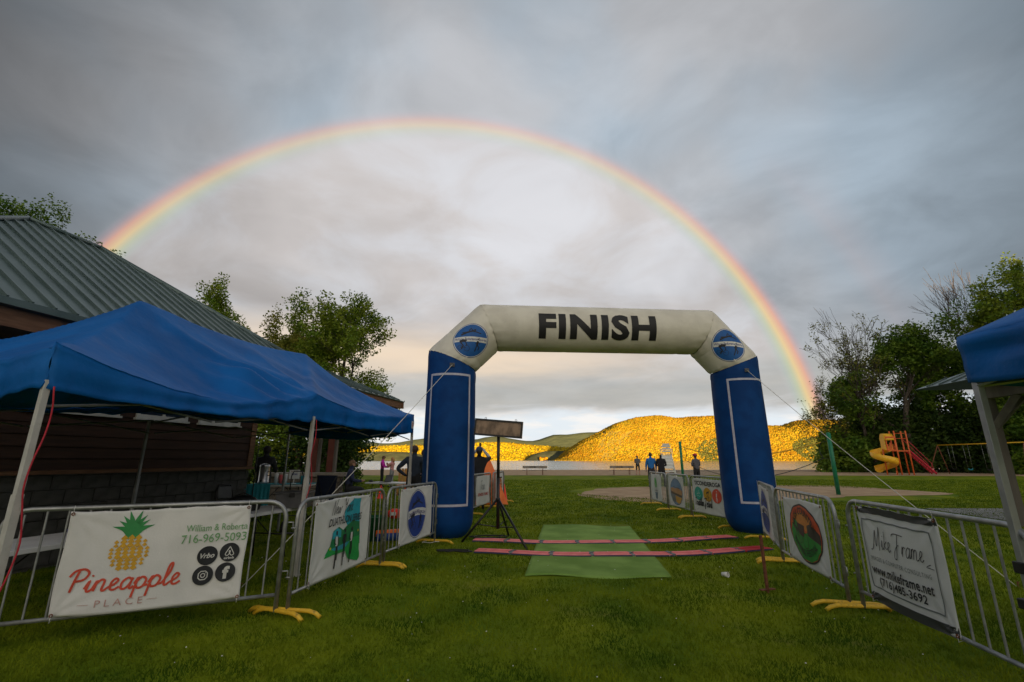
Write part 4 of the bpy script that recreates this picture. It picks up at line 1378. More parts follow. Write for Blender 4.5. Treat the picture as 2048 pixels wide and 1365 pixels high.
LA = AL + arch_pt(0, 3.42, 0.05, RAD + .012); RA = AL + arch_pt(4, .22, .05, RAD + .012)
guy('white guy rope from the left arch leg down past the canopy to the lawn', LA, (-3.25, 6.0, 0), 0)
guy('white guy rope from the right arch leg down beyond the right barricades', RA, (6.1, 6.05, 0), 4)
for i, p in ((0, LA), (4, RA)):
    mb = MB(); q = p - AL
    M = Matrix.Translation(q) @ Matrix.Rotation(atan2(AX.y, AX.x), 4, 'Z')
    mb.box((-.05, -.008, -.04), (.05, .004, .04), 0, M); mb.tube([M @ V(.03 * cos(a), -.014, .03 * sin(a)) for a in np.linspace(0, 2 * pi, 14)[:-1]], .005, 5, closed=True)
    mb.build('anchor_patch', 'gray_bin', ARCH)


# ------------------------------------------------------------------ barricades and banners
def make_barricade(label, L=2.1):
    T = thing('crowd_barricade', label, 'barricade', (0, 0, 0), 0, 'steel crowd barricades lining the lane')
    H, zb, rc, r = 1.08, .20, .17, .021
    pts = [(0, 0, .05), (0, 0, H - rc)] + [(rc - rc * cos(a), 0, H - rc + rc * sin(a)) for a in np.linspace(.2, pi / 2, 6)]
    pts += [(L - rc + rc * sin(a), 0, H - rc + rc * cos(a)) for a in np.linspace(0, pi / 2 - .2, 6)] + [(L, 0, H - rc), (L, 0, .05)]
    mb = MB(); mb.tube(pts, r, 8); mb.tube([(r, 0, zb), (L - r, 0, zb)], r * .85, 8)
    mb.build('frame', 'galv', T)
    nb = 14
    bar = MB(); bar.tube([(0, 0, zb + .01), (0, 0, H - .015)], .0085, 6, caps=False); bm = bar.mesh('bar', 'galv')
    for k in range(nb):
        x = .13 + (L - .26) * k / (nb - 1)
        o = bpy.data.objects.new('bar', bm); COL.objects.link(o); o.parent = T; o.location = (x, 0, 0)
        if k in (0, nb - 1): o.scale = (1, 1, .975)
    ft = MB(); ft.tube([(0, -.36, .012), (0, -.31, .045), (0, -.24, .062), (0, .24, .062), (0, .31, .045), (0, .36, .012)], .021, 8); fm = ft.mesh('foot', 'yellow_paint')
    for x in (-.002, L + .002):
        o = bpy.data.objects.new('foot', fm); COL.objects.link(o); o.parent = T; o.location = (x, 0, 0)
    mb = MB()
    for z in (.36, .82):
        mb.tube([(L + r * .5, 0, z + .05), (L + .07, 0, z + .05), (L + .075, 0, z - .03)], .008, 6)
        mb.tube([(-r - .02, -.02, z), (-r - .03, .02, z), (-r, .02, z)], .008, 6)
    mb.build('hook', 'galv', T)
    return T


BSPEC = [  # start, direction end, label
 ((-4.30, 4.10), (-2.33, 5.0), 'steel barricade under the pineapple banner, nearest at left'),
 ((-2.22, 5.02), (-1.87, 7.03), 'steel barricade with yellow feet under the map banner, second from the left'),
 ((-1.85, 7.14), (-1.42, 9.0), 'steel barricade whose far end touches the left arch leg'),
 ((4.86, 9.40), (4.05, 7.40), 'steel barricade seen almost edge on at the foot of the right arch leg'),
 ((3.99, 7.28), (3.50, 5.25), 'steel barricade under the orange and green oval logo banner'),
 ((3.56, 5.13), (3.27, 3.08), 'steel barricade nearest at right under the black lettered banner'),
 ((4.76, 16.45), (4.72, 14.56), 'farthest steel barricade in the row beyond the right arch leg'),
 ((4.72, 14.5), (4.73, 12.75), 'middle steel barricade in the row beyond the right arch leg'),
 ((4.74, 12.68), (4.95, 10.9), 'steel barricade directly behind the right arch leg under the festival banner'),
 ((-1.10, 13.3), (-.68, 15.25), 'steel barricade behind the left arch leg under the creased white banner'),
 ((-.62, 15.4), (-.30, 17.35), 'far steel barricade behind the display stand with the orange oval banner'),
]
B0 = make_barricade(BSPEC[0][2])
BARS = []
for i, (a, b, lb) in enumerate(BSPEC):
    o = B0 if i == 0 else copy_tree(B0)
    d = V(b[0] - a[0], b[1] - a[1], 0)
    o.location = (a[0], a[1], 0); o.rotation_euler = (0, 0, atan2(d.y, d.x)); o['label'] = lb
    k = d.length / 2.1
    if i: o.scale = (k, 1, 1)
    else: o.scale = (k, 1, 1)
    BARS.append((V(a[0], a[1], 0), d.normalized(), k))
[c for c in B0.children if c.name.startswith('foot')][-1].rotation_euler = (0, 0, R(40))     # this foot is swivelled on its pin


def banner(bi, u0, u1, z0, z1, label, artfn, seed=1, wave=.010, crease=0.0):
    """cloth tied on the lane side of barricade bi"""
    A_, d, k = BARS[bi]; nrm = V(d.y, -d.x, 0)
    W, Hh = u1 - u0, z1 - z0
    base = A_ + d * u0 + nrm * .036
    T = thing('banner', label, 'banner', (base.x, base.y, 0), atan2(d.y, d.x), 'advertising banners tied to the barricades')
    r = random.Random(seed); ph = [r.uniform(0, 6) for _ in range(6)]

    def surf(u, v, off=0):
        uu, vv = u / W, v / Hh
        edge = min(1, 6 * min(uu, 1 - uu) + .25)
        y = wave * edge * (sin(5.1 * uu + 2 * vv + ph[0]) + .6 * sin(9 * uu - 4 * vv + ph[1]) + .35 * sin(17 * uu + 5 * vv + ph[2])) * .6
        y += crease * (abs(sin(3.5 * (uu + vv) + ph[3])) - .5) * .6
        y *= 1.5
        for cu_x in (0, 1):
            for cv_y in (0, 1):
                du, dw = abs(uu - cu_x) * W, abs(vv - cv_y) * Hh
                y += .010 * math.exp(-hypot(du, dw) / .22) * sin(atan2(dw, du + 1e-6) * 13 + ph[2]) * min(1, hypot(du, dw) / .05)
        sag = .012 * sin(pi * uu) * (1 - vv) * 2 - .012 * sin(pi * uu * 2 + ph[4]) * vv
        scal = .006 * abs(sin(uu * pi * 6))
        return V(u + (.006 * sin(7 * vv + ph[5]) if uu > .98 or uu < .02 else 0), -(max(-.012, y) + off), z0 + v - sag * .6 - scal * vv)
    N, K = 60, 36; vs = []; fs = []
    for i in range(N + 1):
        for j in range(K + 1): vs.append(surf(W * i / N, Hh * j / K))
    for i in range(N):
        for j in range(K):
            a = i * (K + 1) + j; fs.append((a, a + K + 1, a + K + 2, a + 1))
    mb = MB(); mb.add(vs, fs, 0, True); cl = mb.build('cloth', 'banner', T)
    md = cl.modifiers.new('solid', 'SOLIDIFY'); md.thickness = .0016; md.offset = -1
    gm = MB()
    for (gu, gv) in ((.02, Hh - .02), (W - .02, Hh - .02), (.02, .02), (W - .02, .02)):
        c = surf(gu, gv, .004); g2 = MB()
        g2.tube([c + V(.011 * cos(a), 0, .011 * sin(a)) for a in np.linspace(0, 2 * pi, 11)[:-1]], .004, 5, closed=True); g2.build('grommet', 'rust', T)
        zt = 1.08 if gv > Hh / 2 else .20
        g3 = MB(); g3.tube([c, V(gu, -.01, zt + (.025 if gv > Hh / 2 else -.02)), V(gu, .04, zt), V(gu, .036, zt)], .0028, 4); g3.build('zip_tie', 'paper', T)
    art = Art(lambda u, v, off: surf(u, v, off), T, .045)
    artfn(art, W, Hh)
    return T


BLACK = (.012, .012, .014)


def art_pineapple(a, W, H):
    lx = W * .335; cy = H * .56
    green = (.03, .26, .07)
    # crown leaves
    def leaf(x0, y0, x1, y1, w, bend):
        mx, my = (x0 + x1) / 2, (y0 + y1) / 2; dx, dy = x1 - x0, y1 - y0; L = hypot(dx, dy); nx, ny = -dy / L, dx / L
        l = [(x0 + nx * w, y0 + ny * w), (mx + nx * (w + bend), my + ny * (w + bend)), (x1, y1)]; r_ = [(x0 - nx * w, y0 - ny * w), (mx + nx * (bend - w), my + ny * (bend - w)), (x1, y1)]
        lc = catmull(l, 5); rc = catmull(r_, 5)
        return lc + rc[::-1][1:]
    bx, by = lx, H * .755
    a.layer += 0
    base = a.layer
    for sx in (-1, 1):
        for k, (dx, dy, w, b) in enumerate(((.045, .205, .020, .012), (.085, .165, .020, .022), (.11, .125, .02, .026), (.15, .075, .02, .032))):
            pts = leaf(bx + sx * .012, by - .01 * k, bx + sx * dx * 1.05, by + dy, w, b * sx)
            a.poly(pts, green, 'pineapple_leaf'); a.layer = base
    a.layer = base + 1
    gold = (.62, .34, .015)
    rows = 9; rr = H * .165
    cyb = H * .575
    vs, fs = [], []
    for r_ in range(rows):
        y = cyb + rr * (1 - 2 * (r_ + .5) / rows)
        half = sqrt(max(0, 1 - ((y - cyb) / (rr * 1.08)) ** 2)) * W * .108
        n = max(2, int(round(half * 2 / .052)))
        for k in range(n):
            x = lx + (k - (n - 1) / 2) * .052
            s = .026 * (1.0 if abs(x - lx) < half * .7 else .7)
            b0 = len(vs)
            vs += [(x, y + s), (x + s * .9, y + s * .05), (x + s * .95, y - s * .35), (x + s * .45, y - s * .5), (x, y - s * .95), (x - s * .45, y - s * .5), (x - s * .95, y - s * .35), (x - s * .9, y + s * .05)]
            fs.append(tuple(range(b0, b0 + 8)))
    a.put('pineapple_scales', vs, fs, gold)
    red = (.60, .065, .03)
    a.strokes(cursive('Pineapple', W * .05, H * .225, .175, .14, 1.22), .018, red, 'script_lettering')
    a.text('PLACE', W * .335, H * .105, W * .24, .055, (.50, .30, .27), space=1.5)
    a.strokes([[(W * .13, H * .10), (W * .185, H * .10)], [(W * .475, H * .105), (W * .53, H * .105)]], .004, (.5, .32, .28), 'rule_line')
    a.text('William & Roberta', W * .81, H * .775, W * .36, .058, (.16, .36, .15))
    a.text('716-969-5093', W * .80, H * .665, W * .38, .075, (.16, .36, .15))
    for i, (x, y) in enumerate(((.775, .48), (.905, .50), (.765, .28), (.895, .295))):
        cx, cy = W * x, H * y
        a.ellipse(cx, cy, .083, .083, BLACK)
        wh = (.60, .60, .58)
        L0 = a.layer
        if i == 0: a.text('Vrbo', cx, cy, .115, .045, wh, bold=.02, shear=.3)
        elif i == 1:
            loop = catmull([(cx, cy + .05), (cx + .02, cy + .015), (cx + .035, cy - .018), (cx + .015, cy - .028), (cx - .004, cy), (cx, cy + .015), (cx + .004, cy), (cx - .015, cy - .028), (cx - .035, cy - .018), (cx - .02, cy + .015), (cx, cy + .05)], 4)
            a.strokes([loop], .007, wh, 'loop_emblem'); a.text('airbnb', cx, cy - .049, .085, .022, wh, bold=.02)
        elif i == 2:
            q = .036; c = [(cx - q, cy - q * .5), (cx - q, cy + q * .5), (cx - q * .5, cy + q), (cx + q * .5, cy + q), (cx + q, cy + q * .5), (cx + q, cy - q * .5), (cx + q * .5, cy - q), (cx - q * .5, cy - q), (cx - q, cy - q * .5)]
            a.strokes([c], .008, wh, 'camera_emblem'); a.ellipse(cx, cy, .02, .02, wh, ring=.007, name='camera_emblem'); a.layer -= 1; a.ellipse(cx + .02, cy + .02, .004, .004, wh, n=8, name='camera_emblem')
        else: a.text('f', cx + .004, cy - .003, .058, .11, wh, bold=.05)


def art_map(a, W, H):
    teal = (.01, .36, .46); gr = (.01, .33, .06); gr2 = (.005, .19, .06); blue = (.02, .30, .42)
    def s(p): return [(x * W, y * H) for x, y in p]
    a.poly(s([(.60, .93), (.66, .965), (.80, .965), (.80, .80), (.81, .60), (.56, .60), (.50, .69), (.49, .80), (.54, .88)]), teal, 'map_shape')
    a.poly(s([(.30, .58), (.40, .62), (.48, .56), (.56, .62), (.66, .66), (.81, .62), (.83, .45), (.84, .30), (.60, .28), (.50, .29), (.30, .31), (.20, .30), (.26, .40), (.28, .48)]), gr2, 'map_shape')
    a.poly(s([(.29, .56), (.37, .61), (.44, .57), (.44, .48), (.29, .48)]), teal, 'map_shape')
    a.poly(s([(.20, .30), (.24, .36), (.84, .40), (.60, .27), (.50, .29), (.30, .31)]), blue, 'map_shape')
    a.poly(s([(.19, .26), (.24, .38), (.32, .33), (.50, .31), (.56, .33), (.66, .42), (.82, .42), (.83, .22), (.84, .10), (.80, .07), (.62, .15), (.55, .27), (.30, .28)]), gr, 'map_shape')
    for x, tw in ((.36, .0), (.51, .0), (.65, .0)):
        cx = x * W
        white = x != .51
        y = H
        a.strokes([([(cx, .50 * y), (cx, .38 * y)], .052), ], .05, (.66, .66, .64) if white else BLACK, 'runner_shirt')
        L0 = a.layer
        a.strokes([([(cx, .52 * y), (cx + .004, .57 * y)], .035), ([(cx - .005, .38 * y), (cx - .012, .22 * y), (cx - .018, .10 * y)], .024), ([(cx + .012, .38 * y), (cx + .022, .27 * y), (cx + .01, .20 * y)], .02),
                   ([(cx - .03, .50 * y), (cx - .045, .42 * y), (cx - .01, .40 * y)], .014), ([(cx + .03, .50 * y), (cx + .045, .42 * y), (cx + .02, .38 * y)], .014)], .02, BLACK, 'runner_figure')
    for x, y in ((.26, .37), (.78, .50)):
        st = []
        for k in range(10):
            rr_ = (.022 if k % 2 == 0 else .009); st.append((x * W + rr_ * sin(k * pi / 5), y * H + rr_ * cos(k * pi / 5)))
        a.poly(st, (.65, .55, .02), 'star')
    a.strokes(cursive('New York', W * .25, H * .80, .15, .35, .85), .008, BLACK, 'script_lettering')
    a.text('DUATHLON SERIES', W * .52, H * .70, W * .62, .085, BLACK, bold=.012, shear=.25, space=1.0)


def oval_logo(text, cx_, cy_, rx, ry, dark=(.012, .025, .16), mid=(.012, .05, .30)):
    def f(a, W, H):
        cx, cy = cx_ * W, cy_ * H
        a.ellipse(cx, cy, rx, ry, dark); a.ellipse(cx, cy, rx - .010, ry - .010, (.66, .66, .66)); a.ellipse(cx, cy, rx - .022, ry - .022, mid)
        k = rx * .93
        top = [(x, .055 - .3 * x * x) for x in np.linspace(-k, k, 16)]; bot = [(x, -.06 - .3 * x * x) for x in np.linspace(k, -k, 16)]
        a.poly([(cx + p[0], cy + .03 + p[1]) for p in top + bot], (.66, .66, .66), 'logo_ribbon')
        a.text(text, cx, cy + .025, rx * 1.75, .07, (.02, .02, .16), bold=.02, arc=1.6)
        tri_figures(a, cx, cy, ry * .95, (.010, .012, .03), rx / ry)
    return f


def art_country(a, W, H):
    cx, cy = W * .52, H * .50; rx, ry = W * .40, H * .43
    a.ellipse(cx, cy, rx, ry, (.015, .015, .012)); a.ellipse(cx, cy, rx - .02, ry - .02, (.60, .075, .015))
    def s(p): return [(cx + x * rx, cy + y * ry) for x, y in p]
    a.poly(s([(-.85, .15), (-.5, .62), (0, .72), (.5, .62), (.62, .3), (.2, .1), (-.4, .3)]), (.65, .22, .02), 'sunset_sky')
    a.poly(s([(-.93, -.05), (-.80, .2), (-.55, .42), (-.30, .30), (-.05, .15), (.12, .0), (.35, .12), (.6, .0), (.94, -.08), (.86, -.42), (.6, -.73), (.25, -.91), (-.25, -.91), (-.6, -.73), (-.86, -.42)]), (.008, .27, .03), 'green_hills')
    a.poly(s([(.28, -.02), (.28, .30), (.5, .40), (.93, .12), (.94, -.1), (.9, -.2)]), (.028, .022, .018), 'barn')
    a.poly(s([(-.42, .32), (-.42, .24), (-.30, .22), (-.28, -.05), (-.2, -.1), (.02, -.14), (.08, .2), (.1, .26)]), (.05, .02, .015), 'buggy')
    a.ellipse(cx + .10 * rx, cy - .24 * ry, .16 * rx, .14 * rx * 1.2, (.03, .012, .01), ring=.008, n=20, name='buggy_wheel'); a.ellipse(cx - .22 * rx, cy - .18 * ry, .11 * rx, .11 * rx * 1.2, (.03, .012, .01), ring=.008, n=20, name='buggy_wheel')
    a.strokes([([(cx - .62 * rx, cy + .18 * ry), (cx - .5 * rx, cy + .1 * ry), (cx - .35 * rx, cy + .02 * ry)], .05), ([(cx - .5 * rx, cy + .05 * ry), (cx - .52 * rx, cy - .16 * ry)], .015), ([(cx - .4 * rx, cy + .02 * ry), (cx - .38 * rx, cy - .18 * ry)], .015)], .03, (.03, .015, .012), 'horse')
    a.text('HIGH COUNTRY', cx, cy + ry * .76, rx * 1.65, .085, (.03, .02, .015), bold=.02, arc=rx * .85)
    a.text('RUNNING FESTIVAL', cx, cy - ry * .66, rx * 1.5, .078, (.012, .02, .012), bold=.015, arc=-rx * 1.1)


def art_black(a, W, H):
    wk = .03
    fr = (.06, .075, .075)
    # dark header and footer bands of the cloth, thin frame line
    a.put('dark_band', [(0, H - .06), (W, H - .06), (W, H), (0, H)], [(0, 1, 2, 3)], (.035, .04, .04))
    a.put('dark_band', [(0, 0), (W, 0), (W, .075), (0, .075)], [(0, 1, 2, 3)], (.035, .04, .04))
    x0, x1, y0, y1, t = .055, W - .10, .125, H - .11, .012
    q = [(x0, y0), (x1, y0), (x1, y1), (x0, y1)]; qi = [(x0 + t, y0 + t), (x1 - t, y0 + t), (x1 - t, y1 - t), (x0 + t, y1 - t)]
    a.put('frame_line', q + qi, [(0, 1, 5, 4), (1, 2, 6, 5), (2, 3, 7, 6), (3, 0, 4, 7)], (.16, .18, .18))
    a.strokes(cursive('Mike Frame', W * .17, H * .58, .165, .14, .80), .007, BLACK, 'script_lettering')
    a.strokes([catmull([(W * .85, H * .57), (W * .80, H * .54), (W * .88, H * .535)], 4)], .005, BLACK, 'script_lettering')
    a.text('IMAGES & COMPUTER CONSULTING', W * .47, H * .46, W * .72, .036, (.18, .19, .19), space=1.25)
    a.text('www.mikeframe.net', W * .46, H * .345, W * .74, .085, BLACK, bold=.018, space=1.06)
    a.text('(716)485-3692', W * .46, H * .225, W * .56, .090, BLACK, bold=.018, space=1.06)


def art_f1(a, W, H):
    cx = W * .48
    a.poly([(cx - .13, H * .62), (cx - .08, H * .85), (cx + .03, H * .88), (cx + .13, H * .7), (cx + .10, H * .5), (cx - .08, H * .5)], (.10, .42, .10), 'tree_crown')
    a.strokes([([(cx + .02, H * .5), (cx + .20, H * .93)], .018), ([(cx, H * .34), (cx, H * .66)], .03)], .02, (.45, .45, .42), 'white_line')
    a.text('LAKESIDE', cx, H * .38, .34, .05, BLACK); a.layer -= 1
    a.poly([(cx - .15, H * .32), (cx + .15, H * .32), (cx + .10, H * .12), (cx, H * .04), (cx - .10, H * .12)], (.10, .16, .22), 'lake_shape')


def art_f2(a, W, H):
    cx, cy = W * .5, H * .5; rx, ry = W * .40, H * .44
    a.ellipse(cx, cy, rx, ry, (.04, .05, .06)); a.ellipse(cx, cy, rx - .012, ry - .012, (.16, .26, .42))
    def s(p): return [(cx + x * rx, cy + y * ry) for x, y in p]
    a.poly(s([(-.95, .18), (-.6, .26), (-.2, .2), (.2, .28), (.6, .2), (.94, .1), (.95, -.1), (.8, -.3), (-.9, -.05)]), (.50, .26, .10), 'autumn_shore')
    a.poly(s([(-.95, -.02), (.2, -.16), (.9, -.25), (.88, -.42), (-.2, -.28), (-.93, -.2)]), (.10, .06, .035), 'dark_shore')
    a.poly(s([(-.2, -.3), (.86, -.44), (.62, -.74), (.25, -.92), (-.1, -.8)]), (.62, .32, .04), 'golden_water')
    a.poly(s([(-.9, -.2), (-.22, -.3), (-.12, -.82), (-.5, -.8), (-.8, -.5)]), (.16, .17, .17), 'dark_water')
    a.text('LAKE PLACID', cx + .02, cy + ry * .30, rx * 1.5, .05, (.06, .07, .09), bold=.01) if False else None
    a.strokes([[(cx - rx * .5, cy + ry * .33), (cx + rx * .6, cy + ry * .27)]], .018, (.07, .08, .10), 'dark_writing')


def art_fest(a, W, H):
    a.text('TICONDEROGA', W * .50, H * .86, W * .88, .105, BLACK, bold=.03)
    for i, (c, x) in enumerate((((.03, .38, .30), .19), ((.62, .32, .01), .50), ((.70, .07, .03), .80))):
        cx, cy = W * x, H * .55
        a.ellipse(cx, cy, W * .145, H * .20, c, n=32)
        s = H * .20
        if i == 0: a.strokes([([(cx - .08, cy - .02), (cx, cy + .01), (cx + .07, cy)], .018), ([(cx - .02, cy), (cx + .03, cy + .09), (cx + .05, cy)], .012), ([(cx - .09, cy - .07), (cx - .03, cy - .05), (cx + .03, cy - .07), (cx + .09, cy - .05)], .012)], .02, (.4, .6, .55), 'swimmer_figure')
        elif i == 1:
            w1 = [(cx + .07 + .045 * cos(q), cy - .09 + .045 * sin(q)) for q in np.linspace(0, 2 * pi, 14)]; w2 = [(cx - .06 + .045 * cos(q), cy - .09 + .045 * sin(q)) for q in np.linspace(0, 2 * pi, 14)]
            a.strokes([(w1, .008), (w2, .008), ([(cx - .06, cy + .02), (cx + .0, cy + .06), (cx + .05, cy + .04)], .04), ([(cx + .05, cy + .07), (cx + .08, cy + .08)], .03), ([(cx - .04, cy), (cx + .01, cy - .05), (cx, cy - .10)], .02), ([(cx + .05, cy + .04), (cx + .06, cy - .03)], .012)], .02, BLACK, 'cyclist_figure')
        else: a.strokes([([(cx, cy + .06), (cx - .01, cy - .02)], .045), ([(cx, cy + .09), (cx, cy + .11)], .03), ([(cx - .01, cy - .03), (cx + .03, cy - .09), (cx, cy - .14)], .02), ([(cx - .02, cy - .03), (cx - .03, cy - .12)], .02)], .02, (.66, .62, .6), 'runner_figure')
    a.strokes(cursive('Triathlon Festival', W * .05, H * .20, .19, .15, .60), .020, BLACK, 'script_lettering')


CUR['F'] = CUR['F']


def art_creased(a, W, H):
    a.strokes(cursive('Townson', W * .15, H * .50, .22, .3, .8) if False else cursive('Train', W * .22, H * .52, .26, .3, 1.0), .012, (.08, .10, .16), 'script_lettering')
    a.text('FITNESS FAMILY', W * .5, H * .36, W * .72, .085, (.45, .05, .04), bold=.03, shear=.2)


def art_oval(a, W, H):
    cx, cy = W * .5, H * .5
    a.ellipse(cx, cy, W * .30, H * .38, (.50, .16, .05), n=32)
    for y in (.36, .5, .64): a.strokes([[(cx - W * .28, H * y), (cx + W * .28, H * y)]], .012, (.6, .58, .55), 'white_line')


banner(0, .45, 1.84, .215, 1.055, 'white banner with a golden pineapple and red Pineapple Place script', art_pineapple, 1, .012)
banner(1, .25, 1.53, .215, 1.05, 'white banner with teal and green state map and DUATHLON SERIES lettering', art_map, 2, .012)
banner(2, .36, 1.62, .215, 1.05, 'white banner with tall blue oval logo left of the left arch leg', oval_logo('CoachMarkWilson.com', .50, .5, .36, .375), 3, .010)
banner(3, .25, 1.7, .215, 1.03, 'white banner with blue oval logo seen nearly edge on by the right arch leg', oval_logo('CoachMarkWilson.com', .48, .5, .5, .37), 4, .008)
banner(4, .48, 1.84, .215, 1.00, 'white banner with orange and green High Country oval', art_country, 5, .010)
banner(5, .25, 1.32, .20, 1.05, 'white banner with dark bands, signature script and a web address', art_black, 6, .007)
banner(6, .30, 1.45, .215, 1.03, 'white banner with a small green tree emblem, farthest in the right row', art_f1, 7, .012)
banner(7, .25, 1.45, .215, 1.03, 'white banner with a round sunset lake picture', art_f2, 8, .010)
banner(8, .20, 1.62, .215, 1.03, 'white Ticonderoga triathlon festival banner with teal, yellow and red discs', art_fest, 9, .010)
banner(9, .25, 1.7, .215, 1.03, 'creased white banner with blue script over red letters behind the left arch leg', art_creased, 10, .016, .02)
banner(10, .30, 1.6, .215, 1.03, 'white banner with a striped orange oval behind the display stand', art_oval, 11, .012)

# ------------------------------------------------------------------ turf rug, timing mats, cables
rug = MB(); P4 = [V(.17, 6.60, 0), V(2.08, 6.47, 0), V(2.70, 11.15, 0), V(.74, 11.50, 0)]
N = 40; vs = []; fs = []
for i in range(N + 1):
    for j in range(N + 1):
        a, b_ = i / N, j / N
        p = P4[0].lerp(P4[1], a).lerp(P4[3].lerp(P4[2], a), b_)
        e = min(b_, 1 - b_); ripple = .05 * sin(a * 7.5 + (0 if b_ < .5 else 2)) * math.exp(-e * 14)
        p.y += ripple * (1 if b_ < .5 else -1); p.z = .016 + .008 * sin(a * 9 + b_ * 4) * math.exp(-e * 6) + .003 * sin(b_ * 40)
        vs.append(p)
for i in range(N):
    for j in range(N):
        q = i * (N + 1) + j; fs.append((q, q + N + 1, q + N + 2, q + 1))
rug.add(vs, fs, 0, True); rb = P4[0].copy()
rug.v = [(x - rb.x, y - rb.y, z) for x, y, z in rug.v]
o = single('turf_rug', rug, 'turf_rug', 'green artificial turf rug laid under the timing mats', 'rug', rb)
md = o.modifiers.new('solid', 'SOLIDIFY'); md.thickness = .012; md.offset = -1


def timing_mat(label, pts, nseg, redlast, raise_=.0):
    T = thing('timing_mat', label, 'timing mat', (pts[0][0], pts[0][1], 0), 0, 'timing mats across the lane')
    C = catmull([(x, y) for x, y in pts], 24); C = [V(x - pts[0][0], y - pts[0][1], 0) for x, y in C]
    Ls = [0]
    for i in range(1, len(C)): Ls.append(Ls[-1] + (C[i] - C[i - 1]).length)
    def at(l):
        for i in range(1, len(C)):
            if Ls[i] >= l:
                f = (l - Ls[i - 1]) / (Ls[i] - Ls[i - 1]); p = C[i - 1].lerp(C[i], f); return p, (C[i] - C[i - 1]).normalized()
        return C[-1], (C[-1] - C[-2]).normalized()
    seg = Ls[-1] / nseg; w = .15
    prof = [(-w - .018, .0, 1), (-w - .012, .014, 1), (-w, .020, 0), (-.03, .024, 0), (-.02, .016, 0), (.02, .016, 0), (.03, .024, 0), (w, .020, 0), (w + .04, .002, 0)]
    for k in range(nseg):
        l0, l1 = k * seg + .022, (k + 1) * seg - .022
        mb = MB(); vs = []; fs = []; mi = []; n = 8; jit = random.uniform(-.012, .012)
        for i in range(n + 1):
            p, d = at(l0 + (l1 - l0) * i / n); nn = V(-d.y, d.x, 0)
            onrug = -.02 < 1
            hz = .010 + .004 * sin((l0 + i * .1) * 3) + raise_
            for (q, z, m) in prof: vs.append(p + nn * (q + jit) + V(0, 0, z + hz))
        K = len(prof)
        for i in range(n):
            for j in range(K - 1):
                mb.add([vs[i * K + j], vs[i * K + j + 1], vs[(i + 1) * K + j + 1], vs[(i + 1) * K + j]], [(3, 2, 1, 0)], prof[j][2] if j < 2 else 0)
        mb.add([vs[j] for j in range(K)] + [vs[0] * 1.0], [tuple(range(K))]); mb.add(vs[-K:], [tuple(reversed(range(K)))])
        mb.build('mat_panel', ['mat_red' if k >= nseg - redlast else 'mat_pink', 'mat_edge'], T)
        if k < nseg - 1:
            p, d = at((k + 1) * seg); nn = V(-d.y, d.x, 0)
            M = Matrix.Translation(p + V(0, 0, .006 + raise_)) @ Matrix.Rotation(atan2(d.y, d.x), 4, 'Z')
            mb = MB(); mb.box((-.03, -w * .9, 0), (.03, w * .9, .030), 0, M)
            mb.tube([M @ V(-.045, -w * .5, .036), M @ V(0, 0, .042), M @ V(.05, w * .4, .036)], .007, 5)
            mb.build('mat_joint', 'mat_joint', T)


timing_mat('near pink timing mat strip with a red last panel', [(-.62, 8.28), (.61, 8.02), (2.24, 7.98), (3.4, 8.2), (4.42, 8.55)], 8, 1)
timing_mat('far pink timing mat strip just in front of the arch legs', [(-.74, 9.35), (.7, 9.08), (2.56, 9.18), (4.4, 9.72)], 8, 0)


def squiggle(label, c, r, n, m, rad, seed, name='cable_coil', cat='cable', group=None, sq=(1, .5)):
    rr_ = random.Random(seed); pts = []
    for k in range(n):
        a = k * .55 + rr_.uniform(-.2, .2); q = r * (1 + rr_.uniform(-.3, .3))
        pts.append((q * cos(a) * sq[0], q * sin(a) * sq[1], .035 + rr_.uniform(0, .02)))
    mb = MB(); mb.tube(catmull(pts, 4), rad, 5)
    return single(name, mb, m, label, cat, c, 0, group)


squiggle('black strap bundle lying on the grass before the left arch leg', (-.95, 8.12, 0), .16, 24, 'black_plastic', .012, 3, 'strap_bundle', 'strap', sq=(1.5, .5))
squiggle('black cable loops on the grass beside the left arch leg', (-.45, 9.55, 0), .22, 30, 'black_plastic', .007, 5, sq=(1.4, .5))
squiggle('pale cord tied loosely at the foot of the left barricade', (-1.50, 8.95, 0), .12, 16, 'rope', .005, 6, 'cord', 'cord', sq=(1.2, .8))

# rusty stake with flat foot
T = thing('rusty_stake', 'rusty steel stake on a flat foot in the lawn at right', 'stake', (2.97, 5.85, 0), .3)
mb = MB(); mb.box((-.014, -.014, 0), (.014, .014, .62)); mb.build('post', 'rust', T, .002)
mb = MB(); mb.box((-.10, -.025, .03), (.10, .025, .042)); mb.build('foot_plate', 'rust', T, .002)

